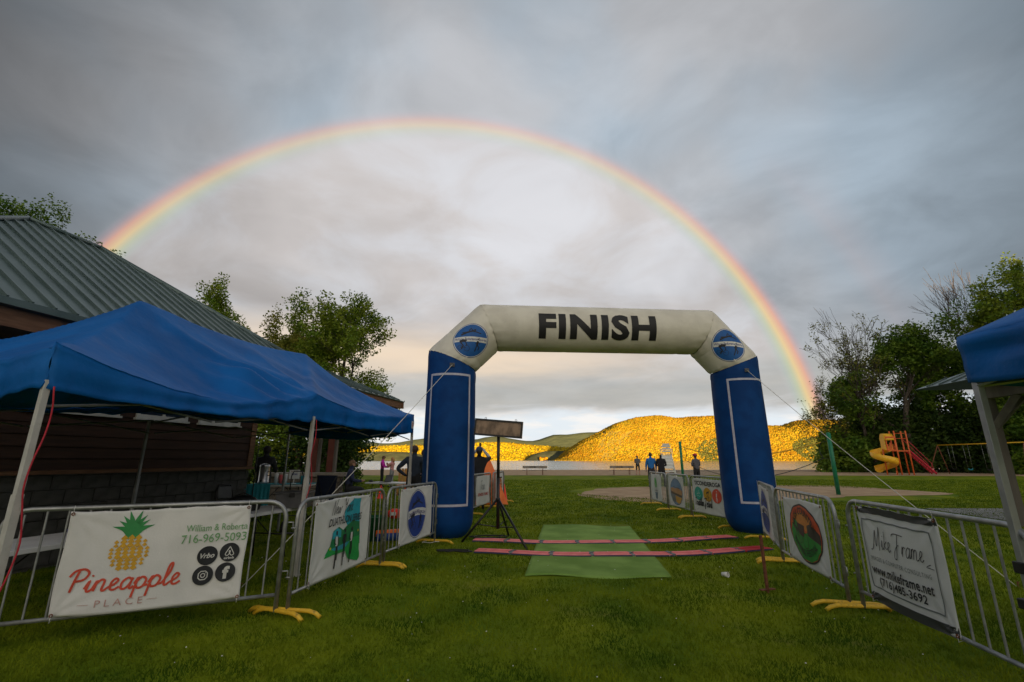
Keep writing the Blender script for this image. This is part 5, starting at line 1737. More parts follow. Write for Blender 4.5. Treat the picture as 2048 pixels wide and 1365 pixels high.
# ------------------------------------------------------------------ display on tripod stand
T = thing('tripod_stand', 'black tripod stand holding the display between arch leg and turf rug', 'stand', (-.27, 9.3, 0))
mb = MB(); mb.tube([(0, 0, .22), (0, 0, 1.15)], .032, 10); mb.tube([(0, 0, 1.1), (0, 0, 1.98)], .030, 10); mb.build('pole', 'dark_metal', T)
mb = MB(); mb.lathe([(0, -.03), (.04, -.03), (.045, .02), (.03, .05), (0, .05)], 12, c=(0, 0, .74)); mb.lathe([(0, 0), (.028, 0), (.028, .05), (0, .05)], 10, c=(0, 0, 1.13)); mb.build('collar', 'dark_metal', T)
mb = MB(); mb.tube([(0, 0, 1.155), (.06, -.01, 1.16)], .008, 6); mb.ball((.06, -.01, 1.16), .014); mb.build('knob', 'dark_metal', T)
for fx, fy in ((.52, -.86), (-.66, -.14), (.20, .62)):
    mb = MB(); mb.tube([(fx * .05, fy * .05, .73), (fx, fy, .015)], .022, 8); lg = mb.build('leg', 'dark_metal', T)
    mb = MB(); mb.tube([(fx * .97, fy * .97, .04), (fx * 1.01, fy * 1.01, .0)], .02, 8); mb.build('rubber_foot', 'black_plastic', lg)
    mb = MB(); mb.tube([(0, 0, .25), (fx * .58, fy * .58, .31)], .010, 6); mb.build('strut', 'dark_metal', T)
T = thing('race_clock_display', 'dark rectangular display panel, unlit, tilted on the black tripod stand', 'display', (-.27, 9.28, 2.10))
T.rotation_euler = (R(0), R(5), R(-8))
mb = MB(); w, h, dp = .485, .165, .05
for lo, hi in (((-w, -dp, -h), (w, dp, -h + .035)), ((-w, -dp, h - .035), (w, dp, h)), ((-w, -dp, -h + .035), (-w + .03, dp, h - .035)), ((w - .03, -dp, -h + .035), (w, dp, h - .035))): mb.box(lo, hi)
mb.build('frame', 'dark_metal', T)
mb = MB(); mb.box((-w + .03, -dp + .012, -h + .035), (w - .03, dp - .005, h - .035)); mb.build('screen', 'screen', T)
for x in (-.28, .34):
    mb = MB(); mb.tube([(x + .018 * cos(a), 0, h + .018 + .018 * sin(a)) for a in np.linspace(0, 2 * pi, 13)[:-1]], .0045, 5, closed=True); mb.build('eye_ring', 'dark_metal', T)
mb = MB(); mb.tube([(-w, 0, -.06), (-w - .05, 0, -.05)], .008, 5); mb.build('plug', 'dark_metal', T)


# ------------------------------------------------------------------ people
PEOPLE_N = [0]


def person(label, loc, rz, h, pose, colors, group=None, hair=(.05, .03, .02), hat=None, skin='skin', bulk=1.0, longhair=False, hood=False, skirt=False):
    """pose: dict of joint overrides in metres for a 1.78 m body facing +Y (x right, y forward, z up)"""
    J = dict(pelvis=(0, 0, .95), belly=(0, .01, 1.10), chest=(0, .0, 1.30), neck=(0, 0, 1.49), throat=(0, .01, 1.55), head=(0, .02, 1.66), crown=(0, .01, 1.73), nose=(0, .10, 1.64),
             shl=(-.19, 0, 1.42), shr=(.19, 0, 1.42), ell=(-.25, -.02, 1.15), elr=(.25, -.02, 1.15), wrl=(-.26, .06, .92), wrr=(.26, .06, .92),
             hal=(-.26, .09, .84), har=(.26, .09, .84), hipl=(-.10, 0, .92), hipr=(.10, 0, .92), knl=(-.12, .02, .50), knr=(.12, .02, .50), anl=(-.13, -.02, .09), anr=(.13, -.02, .09), tol=(-.15, .15, .045), tor=(.15, .15, .045))
    J.update(pose)
    b = bulk
    RD = dict(pelvis=(.155 * b, .115 * b), belly=(.145 * b, .11 * b), chest=(.165 * b, .115 * b), neck=(.085, .075), throat=(.055, .055), head=(.085, .105), crown=(.070, .085), nose=(.018, .018),
              shl=(.088, .085), shr=(.088, .085), ell=(.060, .058), elr=(.060, .058), wrl=(.040, .036), wrr=(.040, .036), hal=(.042, .022), har=(.042, .022), hipl=(.10 * b, .10 * b), hipr=(.10 * b, .10 * b),
              knl=(.068, .068), knr=(.068, .068), anl=(.045, .045), anr=(.045, .045), tol=(.045, .035), tor=(.045, .035))
    EDG = [('pelvis', 'belly', 'top'), ('belly', 'chest', 'top'), ('chest', 'neck', 'top'), ('neck', 'throat', 'skin'), ('throat', 'head', 'skin'), ('head', 'crown', 'hair'), ('head', 'nose', 'skin'),
           ('chest', 'shl', 'top'), ('chest', 'shr', 'top'), ('shl', 'ell', 'sleeve'), ('shr', 'elr', 'sleeve'), ('ell', 'wrl', 'fore'), ('elr', 'wrr', 'fore'), ('wrl', 'hal', 'skin'), ('wrr', 'har', 'skin'),
           ('pelvis', 'hipl', 'leg'), ('pelvis', 'hipr', 'leg'), ('hipl', 'knl', 'leg'), ('hipr', 'knr', 'leg'), ('knl', 'anl', 'shin'), ('knr', 'anr', 'shin'), ('anl', 'tol', 'shoe'), ('anr', 'tor', 'shoe')]
    # fingers: five short chains per hand
    for s in 'lr':
        w, hh = Vector(J['wr' + s]), Vector(J['ha' + s]); d = (hh - w).normalized()
        ax = d.cross(V(0, 0, 1)); ax = ax.normalized() if ax.length > .1 else V(1, 0, 0)
        if abs(d.z) > .8: ax = V(0, 1, 0)
        curl = d.cross(ax).normalized() * (1 if s == 'l' else -1)
        for k in range(5):
            off = (k - 1.5) * .021
            if k == 4:
                p0 = w.lerp(hh, .45) + ax * .035; p1 = p0 + (d * .6 + ax * .8).normalized() * .045
            else:
                p0 = hh + ax * off * .9; p1 = hh + d * (.062 - abs(k - 1.3) * .008) + ax * off * 1.15 + curl * .018
            nm = 'f%s%d' % (s, k); J[nm] = tuple(p1); RD[nm] = (.0095, .0095); EDG.append(('ha' + s, nm, 'skin'))
    names = list(J); idx = {n: i for i, n in enumerate(names)}
    bm = bmesh.new(); lay = bm.verts.layers.skin.verify()
    k = h / 1.78
    vs = [bm.verts.new(Vector(J[n]) * k) for n in names]
    for n, v in zip(names, vs):
        v[lay].radius = (RD[n][0] * k, RD[n][1] * k); v[lay].use_root = (n == 'pelvis')
    for a, b_, c in EDG: bm.edges.new((vs[idx[a]], vs[idx[b_]]))
    me = bpy.data.meshes.new('body'); bm.to_mesh(me); bm.free()
    ob = bpy.data.objects.new('tmp', me); COL.objects.link(ob)
    ob.modifiers.new('skin', 'SKIN').use_smooth_shade = True
    sb = ob.modifiers.new('sub', 'SUBSURF'); sb.levels = 2; sb.render_levels = 2
    dg = bpy.context.evaluated_depsgraph_get(); dg.update()
    me2 = bpy.data.meshes.new_from_object(ob.evaluated_get(dg)); bpy.data.objects.remove(ob)
    me2.name = 'body'
    T = thing('person', label, 'person', loc, rz, group)
    c = dict(top=(.02, .02, .03), sleeve=None, fore=None, leg=(.02, .02, .025), shin=None, shoe=(.03, .03, .03)); c.update(colors)
    c['sleeve'] = c['sleeve'] or c['top']; c['fore'] = c['fore'] or c['sleeve']; c['shin'] = c['shin'] or c['leg']
    slots = {}; me2.materials.clear()

    def slot(kind):
        if kind == 'skin' or c.get(kind) == 'skin': m = MATS[skin]
        elif kind == 'hair': m = flat('hair_%d_%d_%d' % tuple(int(q * 99) for q in hair), hair, .7) if not hood else flat('cl_%d_%d_%d' % tuple(int(q * 99) for q in c['top']), c['top'], .85)
        else: m = flat('cl_%d_%d_%d' % tuple(int(q * 99) for q in c[kind]), c[kind], .85)
        if m.name not in slots: slots[m.name] = len(slots); me2.materials.append(m)
        return slots[m.name]
    segs = [(np.array(Vector(J[a]) * k), np.array(Vector(J[b_]) * k), kd, RD[a][0]) for a, b_, kd in EDG]
    head = Vector(J['head']) * k
    for f in me2.polygons:
        p = np.array(f.center); best = 9; bk = 'top'
        for a, b_, kd, rr_ in segs:
            ab = b_ - a; t = np.clip(np.dot(p - a, ab) / np.dot(ab, ab), 0, 1); dd = np.linalg.norm(p - a - ab * t) / (rr_ * k + .03)
            if dd < best: best = dd; bk = kd
        if bk in ('hair', 'skin') and (Vector(p) - head).length < .17 * k and p[2] > head.z - .06 * k:
            q = Vector(p) - head
            bk = 'hair' if (q.z > .045 * k or q.y < .01 * k) else 'skin'
            if hood: bk = 'hair'
        f.material_index = slot(bk); f.use_smooth = True
    o = bpy.data.objects.new('body', me2); COL.objects.link(o); o.parent = T
    # hair cap / ears
    if not hood:
        mb = MB()
        hz = Vector(J['head']) * k
        rr_ = .108 * k
        mb.ball(hz + V(0, -.012 * k, .022 * k), rr_, 0, 14, 10, (.86, .98, .98))
        keepf = [i for i, f in enumerate(mb.f) if (np.mean([mb.v[j][2] for j in f]) > hz.z + .03 * k) or (np.mean([mb.v[j][1] for j in f]) < hz.y - .015 * k and np.mean([mb.v[j][2] for j in f]) > hz.z - .055 * k)]
        mb.f = [mb.f[i] for i in keepf]; mb.mi = [0] * len(mb.f); mb.sm = [True] * len(mb.f)
        if longhair: mb.tube([hz + V(0, -.06 * k, .03 * k), hz + V(0, -.10 * k, -.08 * k), hz + V(0, -.09 * k, -.20 * k)], [.08 * k, .085 * k, .04 * k], 8)
        mb.build('hair', flat('hair_%d_%d_%d' % tuple(int(q * 99) for q in hair), hair, .7), T)
        mb = MB()
        for s in (-1, 1): mb.ball(hz + V(s * .088 * k, .005 * k, -.005 * k), .022 * k, 0, 8, 6, (.45, .8, 1.2))
        for s in (-1, 1): mb.ball(hz + V(s * .034 * k, .094 * k, .012 * k), .011 * k, 1, 8, 6)
        mb.ball(hz + V(0, .092 * k, -.048 * k), .02 * k, 2, 8, 6, (1.1, .5, .35))
        mb.build('face_features', [skin, 'black_plastic', 'mat_pink'], T)
    if hat:
        mb = MB(); hz = Vector(J['head']) * k
        mb.ball(hz + V(0, 0, .035 * k), .118 * k, 0, 14, 10, (.9, 1.0, .92))
        keepf = [i for i, f in enumerate(mb.f) if np.mean([mb.v[j][2] for j in f]) > hz.z + .03 * k]
        mb.f = [mb.f[i] for i in keepf]; mb.mi = [0] * len(mb.f); mb.sm = [True] * len(mb.f)
        mb.tube([hz + V(0, .08 * k, .05 * k), hz + V(0, .19 * k, .035 * k)], [.075 * k, .06 * k], 10, flat=.15)
        mb.build('cap', flat('hat_%d_%d_%d' % tuple(int(q * 99) for q in hat), hat, .8), T)
    return T


def rise(p, dz): return {k: (v[0], v[1], v[2] + dz) for k, v in p.items()}


FOLD = dict(ell=(-.26, .02, 1.14), elr=(.26, .02, 1.14), wrl=(-.05, .22, 1.16), wrr=(.05, .22, 1.14), hal=(.02, .24, 1.18), har=(-.03, .24, 1.12))
HIPS = dict(ell=(-.42, -.10, 1.18), elr=(.42, -.10, 1.18), wrl=(-.22, -.01, 1.02), wrr=(.22, -.01, 1.02), hal=(-.17, .04, 1.00), har=(.17, .04, 1.00))
PHONE = dict(ell=(-.24, .15, 1.22), elr=(.24, .15, 1.22), wrl=(-.07, .32, 1.36), wrr=(.07, .32, 1.36), hal=(-.03, .36, 1.41), har=(.03, .36, 1.41))
RAISED = dict(ell=(-.28, .22, 1.50), elr=(.34, .20, 1.46), wrl=(-.08, .30, 1.70), wrr=(.14, .28, 1.70), hal=(-.04, .32, 1.77), har=(.07, .30, 1.77))
TYPE = dict(ell=(-.24, .10, 1.16), elr=(.24, .10, 1.16), wrl=(-.15, .32, 1.12), wrr=(.15, .32, 1.12), hal=(-.13, .39, 1.14), har=(.13, .39, 1.14))

person('man in a dark jacket standing behind the steel urn by the porch', (-6.75, 12.9, 0), .1, 1.86, TYPE, dict(top=(.018, .018, .022), leg=(.02, .02, .022)), hair=(.015, .01, .01), skin='skin_dark', bulk=1.1)
SIT = dict(pelvis=(0, -.02, .55), belly=(0, .0, .72), chest=(0, .02, .93), neck=(0, .04, 1.11), throat=(0, .055, 1.165), head=(0, .07, 1.28), crown=(0, .06, 1.35), nose=(0, .155, 1.26), shl=(-.20, .03, 1.04), shr=(.20, .03, 1.04),
           ell=(-.26, .10, .79), elr=(.26, .10, .79), wrl=(-.16, .34, .76), wrr=(.16, .34, .76), hal=(-.14, .42, .775), har=(.14, .42, .775), hipl=(-.11, .0, .52), hipr=(.11, .0, .52), knl=(-.14, .44, .52), knr=(.14, .44, .52), anl=(-.14, .42, .09), anr=(.14, .42, .09), tol=(-.15, .58, .045), tor=(.15, .58, .045))
SEAT = V(-5.35, 15.6, 0)
person('heavy seated man in a navy jacket at the white table, looking right', SEAT, R(-68), 1.88, SIT, dict(top=(.022, .032, .085), leg=(.02, .02, .024)), hair=(.20, .11, .06), bulk=1.25)
person('woman in a magenta jacket and black trousers by the lake', (-7.25, 26.4, 0), R(-85), 1.70, {**TYPE, 'head': (0, .06, 1.65), 'crown': (0, .05, 1.72), 'nose': (0, .14, 1.63)}, dict(top=(.60, .02, .42), leg=(.012, .012, .015)), hair=(.10, .03, .02), bulk=.9)
person('woman in a pink top and grey trousers looking at her phone', (-6.65, 26.2, 0), R(75), 1.62, PHONE, dict(top=(.60, .26, .26), fore='skin', leg=(.24, .24, .26)), hair=(.50, .26, .10), longhair=True, bulk=.92)
person('tall man in a dark blue sweater with hands on hips beside the canopy leg', (-2.72, 13.1, 0), R(-4), 1.88, HIPS, dict(top=(.020, .030, .052), leg=(.014, .014, .016)), hair=(.06, .03, .02), bulk=1.12)
person('man with short brown hair partly hidden behind the tall man', (-2.73, 14.6, 0), R(10), 1.80, FOLD, dict(top=(.03, .035, .05), leg=(.02, .02, .025)), hair=(.08, .04, .025))
person('man in a grey blue jacket at the left edge of the arch leg', (-2.50, 14.2, 0), R(0), 1.84, FOLD, dict(top=(.03, .045, .07), leg=(.02, .02, .025)), hair=(.05, .03, .02))
person('man in a cap and black shirt raising a phone behind the left arch leg', (-1.02, 14.6, 0), R(5), 1.86, RAISED, dict(top=(.012, .012, .013), fore=(.50, .53, .62), leg=(.014, .014, .016)), hair=(.03, .02, .02), hat=(.03, .05, .10), bulk=1.05)
person('runner in a grey shirt and dark shorts standing at the lawn edge', (12.2, 45.8, 0), R(-5), 1.86, FOLD, dict(top=(.12, .12, .135), fore='skin', leg=(.012, .012, .03), shin='skin', shoe=(.3, .3, .3)), hair=(.10, .05, .03))
person('person in a bright blue jacket facing the lake', (7.72, 26.2, 0), R(-6), 1.86, {}, dict(top=(.01, .14, .42), leg=(.03, .03, .04)), hair=(.06, .035, .025), bulk=1.15)
person('person in a black hooded jacket next to the blue jacket', (8.22, 26.0, 0), R(-12), 1.82, FOLD, dict(top=(.010, .010, .012), leg=(.014, .014, .016)), hood=True, bulk=1.15)
person('man in a red cap and grey camouflage jacket beyond the right barricades', (10.15, 26.0, 0), R(20), 1.80, FOLD, dict(top=(.09, .09, .105), leg=(.014, .014, .016)), hat=(.50, .03, .05), bulk=1.15)

# phone held up by the man behind the arch leg
mb = MB(); mb.box((-.035, -.004, 0), (.035, .004, .15)); single('phone', mb, 'black_plastic', 'black phone held up towards the rainbow', 'phone', (-1.015, 14.94, 1.86), 0)

# orange swim buoy behind the barricade
mb = MB(); vs = [V(-.75, -.35, .05), V(.70, -.40, .05), V(.05, .6, .05), V(.02, 0, 1.58)]
for (a, b_, c) in ((0, 1, 3), (1, 2, 3), (2, 0, 3), (0, 2, 1)):
    N = 8; pts = {}
    for i in range(N + 1):
        for j in range(N + 1 - i):
            w0, w1 = i / N, j / N; w2 = 1 - w0 - w1
            p = vs[a] * w0 + vs[b_] * w1 + vs[c] * w2; nr = (vs[b_] - vs[a]).cross(vs[c] - vs[a]).normalized()
            pts[i, j] = len(mb.v); mb.v.append(tuple(p + nr * (.38 * (w0 * w1 * w2) * 4)))
    for i in range(N):
        for j in range(N - i):
            mb.f.append((pts[i, j], pts[i + 1, j], pts[i, j + 1])); mb.mi.append(0); mb.sm.append(True)
            if j < N - i - 1: mb.f.append((pts[i + 1, j], pts[i + 1, j + 1], pts[i, j + 1])); mb.mi.append(0); mb.sm.append(True)
T = thing('swim_buoy', 'big orange inflatable pyramid buoy behind the far left barricades', 'buoy', (-.82, 16.4, 0)); mb.build('float_body', 'orange_vinyl', T)
mb = MB(); mb.box((-.20, -.31, .55), (-.08, -.295, .75)); mb.box((.02, -.31, .60), (.10, -.295, .72)); mb.build('marking', 'ink', T)


def cone(label, loc, h, r, group='orange cones', name='traffic_cone'):
    T = thing(name, label, 'cone', loc, random.uniform(0, 1), group)
    mb = MB(); mb.lathe([(r * .72, .025), (r * .62, .04), (r * .13, h), (0, h)], 20); mb.build('cone_body', 'cone_red', T)
    mb = MB(); mb.box((-r, -r, 0), (r, r, .028)); mb.build('base', 'cone_red', T, .008)
    return T


cone('red traffic cone, the taller one right of the display stand', (-.52, 17.8, 0), .72, .20)
cone('red traffic cone, the shorter one beside the tallest cone', (-.30, 17.95, 0), .60, .20)
cone('red traffic cone by the feet of the man with hands on hips', (-4.1, 18.5, 0), .62, .2)
cone('red traffic cone behind the laptop table', (-5.2, 19.0, 0), .5, .2)

# ------------------------------------------------------------------ benches
def bench(label, loc, rz=0):
    T = thing('park_bench', label, 'bench', loc, rz, 'park benches facing the lake')
    for s in (-.78, .78):
        mb = MB(); mb.tube([(s, -.06, 0), (s, -.10, .84)], .028, 6); mb.tube([(s, -.08, .40), (s, .38, .40)], .022, 6); mb.tube([(s, .36, .40), (s, .36, 0)], .022, 6); mb.build('leg', 'rust', T)
    for k in range(3):
        mb = MB(); mb.box((-1.2, -.04 + k * .15, .42), (1.2, .09 + k * .15, .46)); mb.build('seat_slat', 'timber', T)
    for k in range(2):
        mb = MB(); mb.box((-1.2, -.13, .62 + k * .125), (1.2, -.10, .735 + k * .125)); mb.build('back_slat', 'timber', T)
    mb = MB(); mb.box((-.07, -.137, .70), (.07, -.131, .80)); mb.build('plaque', 'dark_metal', T)
    return T


bench('brown wooden park bench between the display stand and the second bench', (2.25, 46.6, .012))
bench('brown wooden park bench nearest the lone runner', (11.0, 47.4, .012), R(-2))

# ------------------------------------------------------------------ lifeguard chair, volleyball
T = thing('lifeguard_chair', 'tall white wooden lifeguard chair on the beach', 'lifeguard chair', (13.0, 39.5, 0), R(-15))
for x in (-.62, .62):
    for y, yt in ((-.6, -.3), (.8, .3)):
        mb = MB(); mb.tube([(x, y, 0), (x * .6, yt, 1.9)], .05, 4, smooth=False); mb.build('leg', 'white_paint', T)
for k in range(7):
    z = .25 + k * .25; f = 1 - z / 1.9 * .4; y = -.6 + .3 * z / 1.9
    mb = MB(); mb.box((-.62 * f, y - .06, z), (.62 * f, y - .03, z + .10)); mb.build('rung', 'white_paint', T)
mb = MB(); mb.add([(-.46, -.52, .75), (.46, -.52, .75), (.38, -.36, 1.85), (-.38, -.36, 1.85)], [(0, 1, 2, 3)]); mb.add([(-.46, -.49, .75), (.46, -.49, .75), (.38, -.33, 1.85), (-.38, -.33, 1.85)], [(3, 2, 1, 0)]); mb.build('notice_board', 'paper', T)
mb = MB(); mb.box((-.42, -.35, 1.90), (.42, .40, 1.96)); mb.build('seat', 'white_paint', T)
for k in range(3):
    mb = MB(); mb.box((-.36, -.36, 2.08 + k * .2), (.36, -.33, 2.22 + k * .2)); mb.build('back_slat', 'white_paint', T)
for s in (-1, 1):
    mb = MB(); mb.box((s * .44 - .03, -.34, 1.96), (s * .44 + .03, -.28, 2.30)); mb.box((s * .44 - .05, -.34, 2.30), (s * .44 + .05, .30, 2.34)); mb.build('armrest', 'white_paint', T)
mb = MB(); mb.box((-.26, -.36, 2.62), (.26, -.30, 2.78)); mb.build('head_board', 'white_paint', T)

p1, p2 = V(11.35, 31.5, 0), V(14.25, 20.9, 0)
for nm, p, lb in (('far', p1, 'green volleyball net post beside the lifeguard chair'), ('near', p2, 'tall green volleyball net post nearest, at the sand court edge')):
    T = thing('net_post', lb, 'post', p, 0, 'green volleyball posts')
    mb = MB(); mb.tube([(0, 0, 0), (0, 0, 2.62)], .085, 12); mb.build('post_body', 'green_post', T)
    mb = MB(); mb.lathe([(.086, 0), (.07, .04), (0, .055)], 12, c=(0, 0, 2.62)); mb.tube([(-.09, 0, 2.3), (.09, 0, 2.3)], .02, 6); mb.build('post_cap', 'green_post', T)
T = thing('volleyball_net', 'slack volleyball net drooping between the two green posts', 'net', p1)
dv = p2 - p1; ln = dv.length; dn = dv.normalized()
def sagline(z0, z1, sag, a=.04, b=.96, n=24): return [dn * (ln * (a + (b - a) * t)) + V(0, 0, z0 + (z1 - z0) * t - sag * 4 * t * (1 - t)) for t in np.linspace(0, 1, n)]
mb = MB(); top = sagline(2.25, 2.25, .55); mb.tube(top, .028, 5, flat=.35); mb.build('top_tape', 'yellow_paint', T)
mb = MB(); bot = sagline(1.45, 1.55, .98); mb.tube(bot, .018, 5); mb.build('bottom_rope', 'black_plastic', T)
mb = MB()
for i in (0, -1):
    q0, q1 = top[i], bot[i]; mid = (q0 + q1) / 2 + dn * (.15 if i == 0 else -.15); mb.tube(catmull([tuple(q0), tuple(mid), tuple(q1)], 5), .016, 5)
mb.tube([V(0, 0, 2.3), top[0]], .008, 4); mb.tube([dn * ln + V(0, 0, 2.3), top[-1]], .008, 4); mb.tube([V(0, 0, 1.3), bot[0]], .008, 4); mb.tube([dn * ln + V(0, 0, 1.5), bot[-1]], .008, 4)
mb.build('side_rope', 'black_plastic', T)

# ------------------------------------------------------------------ playground
SL = V(38.3, 46.8, 0)
T = thing('playground_slide', 'yellow spiral slide with orange platform and red ladder', 'slide', SL, R(-18)); T.scale = (.88, .88, 1.0)
for x, y in ((.0, -.55), (1.1, -.55), (0, .55), (1.1, .55)):
    mb = MB(); mb.tube([(x, y, 0), (x, y, 4.25)], .075, 8); mb.build('post', 'play_orange', T)
mb = MB(); mb.box((-.05, -.6, 2.25), (1.15, .6, 2.36)); mb.build('platform', 'play_orange', T, .01)
mb = MB(); mb.box((-.95, -.62, 2.30), (-.03, -.56, 2.42)); mb.box((-.95, -.62, 3.55), (-.03, -.56, 3.72)); mb.box((-.95, -.62, 2.42), (-.85, -.56, 3.55)); mb.box((-.13, -.62, 2.42), (-.03, -.56, 3.55)); mb.box((-.62, -.62, 2.42), (-.50, -.56, 3.1)); mb.build('side_panel', 'play_orange', T)
for k in range(6):
    mb = MB(); mb.box((-.83 + k * .12, -.60, 2.42), (-.79 + k * .12, -.57, 2.95)); mb.build('baluster', 'play_orange', T)
mb = MB(); mb.tube([(0, -.55, 3.5), (1.1, -.55, 3.5)], .03, 6); mb.tube([(0, -.55, 4.0), (1.1, -.55, 4.0)], .03, 6); mb.tube([(1.1, -.55, 3.5), (1.1, .55, 3.5)], .03, 6); mb.build('guard_rail', 'play_orange', T)
# hood
mb = MB(); vs = []; fs = []; N = 16
for i in range(2):
    for j in range(N + 1):
        a = pi * j / N; vs.append(V(-1.0 + i * .95 * 1.0 - .05, 0, 0) + V(0, -.58 * cos(a), 3.35 + .62 * sin(a)))
for j in range(N): fs.append((j, j + 1, N + 2 + j, N + 1 + j))
mb.add(vs, fs, 0, True); mb.add([vs[0], vs[N + 1], V(-.05, -.58, 2.3), V(-1.05, -.58, 2.3)], [(0, 1, 2, 3)]) if False else None
mb.add([V(-1.05, -.58 * cos(pi * j / N), 3.35 + .62 * sin(pi * j / N)) for j in range(N + 1)] + [V(-1.05, .58, 2.4), V(-1.05, -.58, 2.4)], [tuple(range(N + 3))])
o = mb.build('slide_hood', 'play_yellow', T); md = o.modifiers.new('s', 'SOLIDIFY'); md.thickness = .05
# spiral trough
mb = MB(); vs = []; fs = []; N = 56; K = 10; cx, cy = -1.15, .0
for i in range(N + 1):
    t = i / N; a = R(20) + t * R(470); rc = .78; z = 2.35 - 2.05 * t
    if t < .12: rc = .78
    for j in range(K + 1):
        q = pi * (j / K) - pi / 2
        rad = rc + .42 * sin(q); zz = z - .30 * cos(q) + (.18 if j in (0, K) else 0) + .25
        if j == K: zz += .12
        vs.append(V(cx + rad * cos(a), cy + rad * sin(a), zz))
for i in range(N):
    for j in range(K):
        q = i * (K + 1) + j; fs.append((q, q + 1, q + K + 2, q + K + 1))
mb.add(vs, fs, 0, True); o = mb.build('spiral_chute', 'play_yellow', T); md = o.modifiers.new('s', 'SOLIDIFY'); md.thickness = .05
mb = MB(); mb.tube([(cx, cy, 0), (cx, cy, 2.5)], .07, 8); mb.tube([(-.5, -.6, 0), (-.5, -.6, .4)], .04, 6); mb.build('centre_pole', 'play_orange', T)
# ladder
l0, l1 = V(1.15, 0, 2.35), V(3.15, -.1, .15)
for s in (-.42, .42):
    mb = MB(); mb.tube([l0 + V(0, s, 0), l1 + V(0, s, 0)], .10, 4, smooth=False); mb.build('stringer', 'play_red', T)
    mb = MB(); mb.tube([l0 + V(-.1, s, 1.15), l1 + V(-.25, s, .95), l1 + V(-.15, s, .1)], .028, 6); mb.build('handrail', 'play_red', T)
for k in range(10):
    p = l0.lerp(l1, (k + .5) / 10); mb = MB(); mb.box((p.x - .15, p.y - .42, p.z), (p.x + .12, p.y + .42, p.z + .03)); mb.build('step', 'play_red', T)

s1, s2 = V(45.2, 49.6, 0), V(45.0, 41.0, 0)
T = thing('swing_set', 'swing set with yellow top bar and rusty red legs before the dark trees', 'swing set', s1)
dv = s2 - s1
mb = MB(); mb.tube([V(0, 0, 2.95), dv + V(0, 0, 2.95)], .05, 8); mb.build('top_bar', 'play_yellow', T)
for q in (V(0, 0, 0), dv):
    for s in (-1, 1):
        mb = MB(); mb.tube([q + V(0, 0, 2.92), q + V(s * 1.1, (-.5 if q.length > 0 else .5), 0)], .045, 6); mb.build('leg', 'rust', T)
T0 = None
for i, f in enumerate((.16, .36, .58, .80)):
    T = thing('swing', ['swing nearest the slide on the swing set', 'second swing from the slide', 'third swing from the slide', 'last swing at the right end of the set'][i], 'swing', s1 + dv * f, pi / 2, 'swings hanging on the set')
    for s in (-.25, .25):
        mb = MB(); mb.tube([(s, 0, 2.90), (s * .9, 0, .62)], .012, 4); mb.build('chain', 'galv', T)
    mb = MB(); mb.tube(catmull([(-.225, 0, .62), (-.12, 0, .52), (.12, 0, .52), (.225, 0, .62)], 5), .06, 6, flat=.25); mb.build('seat', 'teal_cloth' if i % 2 else 'black_plastic', T)


# ------------------------------------------------------------------ tables and gear under the left canopy
def folding_table(label, c, rz, L, Wd, H, top='table_top', cloth=False, name='folding_table'):
    T = thing(name, label, 'table', c, rz, 'folding tables under the canopy')
    mb = MB(); r = .06; pts = []
    for cx, cy, a0 in ((L / 2 - r, Wd / 2 - r, 0), (-L / 2 + r, Wd / 2 - r, 90), (-L / 2 + r, -Wd / 2 + r, 180), (L / 2 - r, -Wd / 2 + r, 270)):
        for k in range(5): a = R(a0 + k * 22.5); pts.append((cx + r * cos(a), cy + r * sin(a), H))
    mb.sheet(pts, .045); mb.build('tabletop', top, T, .006)
    for sx in (-1, 1):
        x = sx * (L / 2 - .28)
        for sy in (-1, 1):
            mb = MB(); mb.tube([(x, sy * (Wd / 2 - .1), H - .05), (x + sx * .05, sy * (Wd / 2 - .08), 0)], .014, 6); mb.build('leg', 'dark_metal', T)
        mb = MB(); mb.tube([(x, -(Wd / 2 - .1), .35), (x, Wd / 2 - .1, .35)], .011, 6); mb.tube([(x, 0, .36), (x - sx * .4, 0, H - .06)], .009, 6); mb.build('brace', 'dark_metal', T)
    return T


cu_ = V(.21, .977, 0).normalized(); cn_ = V(-cu_.y, cu_.x, 0); crz = atan2(cu_.y, cu_.x)
folding_table('white folding table behind the pineapple banner at the left edge', V(-4.25, 4.45, 0) + cu_ * .45 + cn_ * .36, crz, 1.83, .74, .74)
folding_table('white folding table with storage bins behind the middle canopy leg', V(-3.86, 6.62, 0) + cu_ * .55 + cn_ * .30, crz, 1.83, .74, .74)
mb = MB(); mb.lathe([(0, 0), (.10, 0), (.11, .05), (.04, .12), (0, .13)], 14); single('blue_pouch', mb, flat('pouch_blue', (.02, .04, .22), .6), 'small blue pouch on the left white table', 'pouch', (-4.55, 5.15, .742))


def bin_box(label, c, rz, w, d, h, m='gray_bin', name='storage_bin', lid=True, cat='bin'):
    T = thing(name, label, cat, c, rz)
    mb = MB()
    q = .9
    mb.add([(-w * q, -d * q, 0), (w * q, -d * q, 0), (w * q, d * q, 0), (-w * q, d * q, 0), (-w, -d, h), (w, -d, h), (w, d, h), (-w, d, h)], [(3, 2, 1, 0), (4, 5, 6, 7), (0, 1, 5, 4), (1, 2, 6, 5), (2, 3, 7, 6), (3, 0, 4, 7)]); mb.build('bin_body', m, T, .008)
    if lid:
        mb = MB(); mb.box((-w - .015, -d - .015, h + .001), (w + .015, d + .015, h + .03)); mb.build('lid', m, T, .008)
        mb = MB(); mb.box((-.04, -d - .022, h - .05), (.04, -d - .004, h + .02)); mb.build('latch', 'black_plastic', T)
    return T


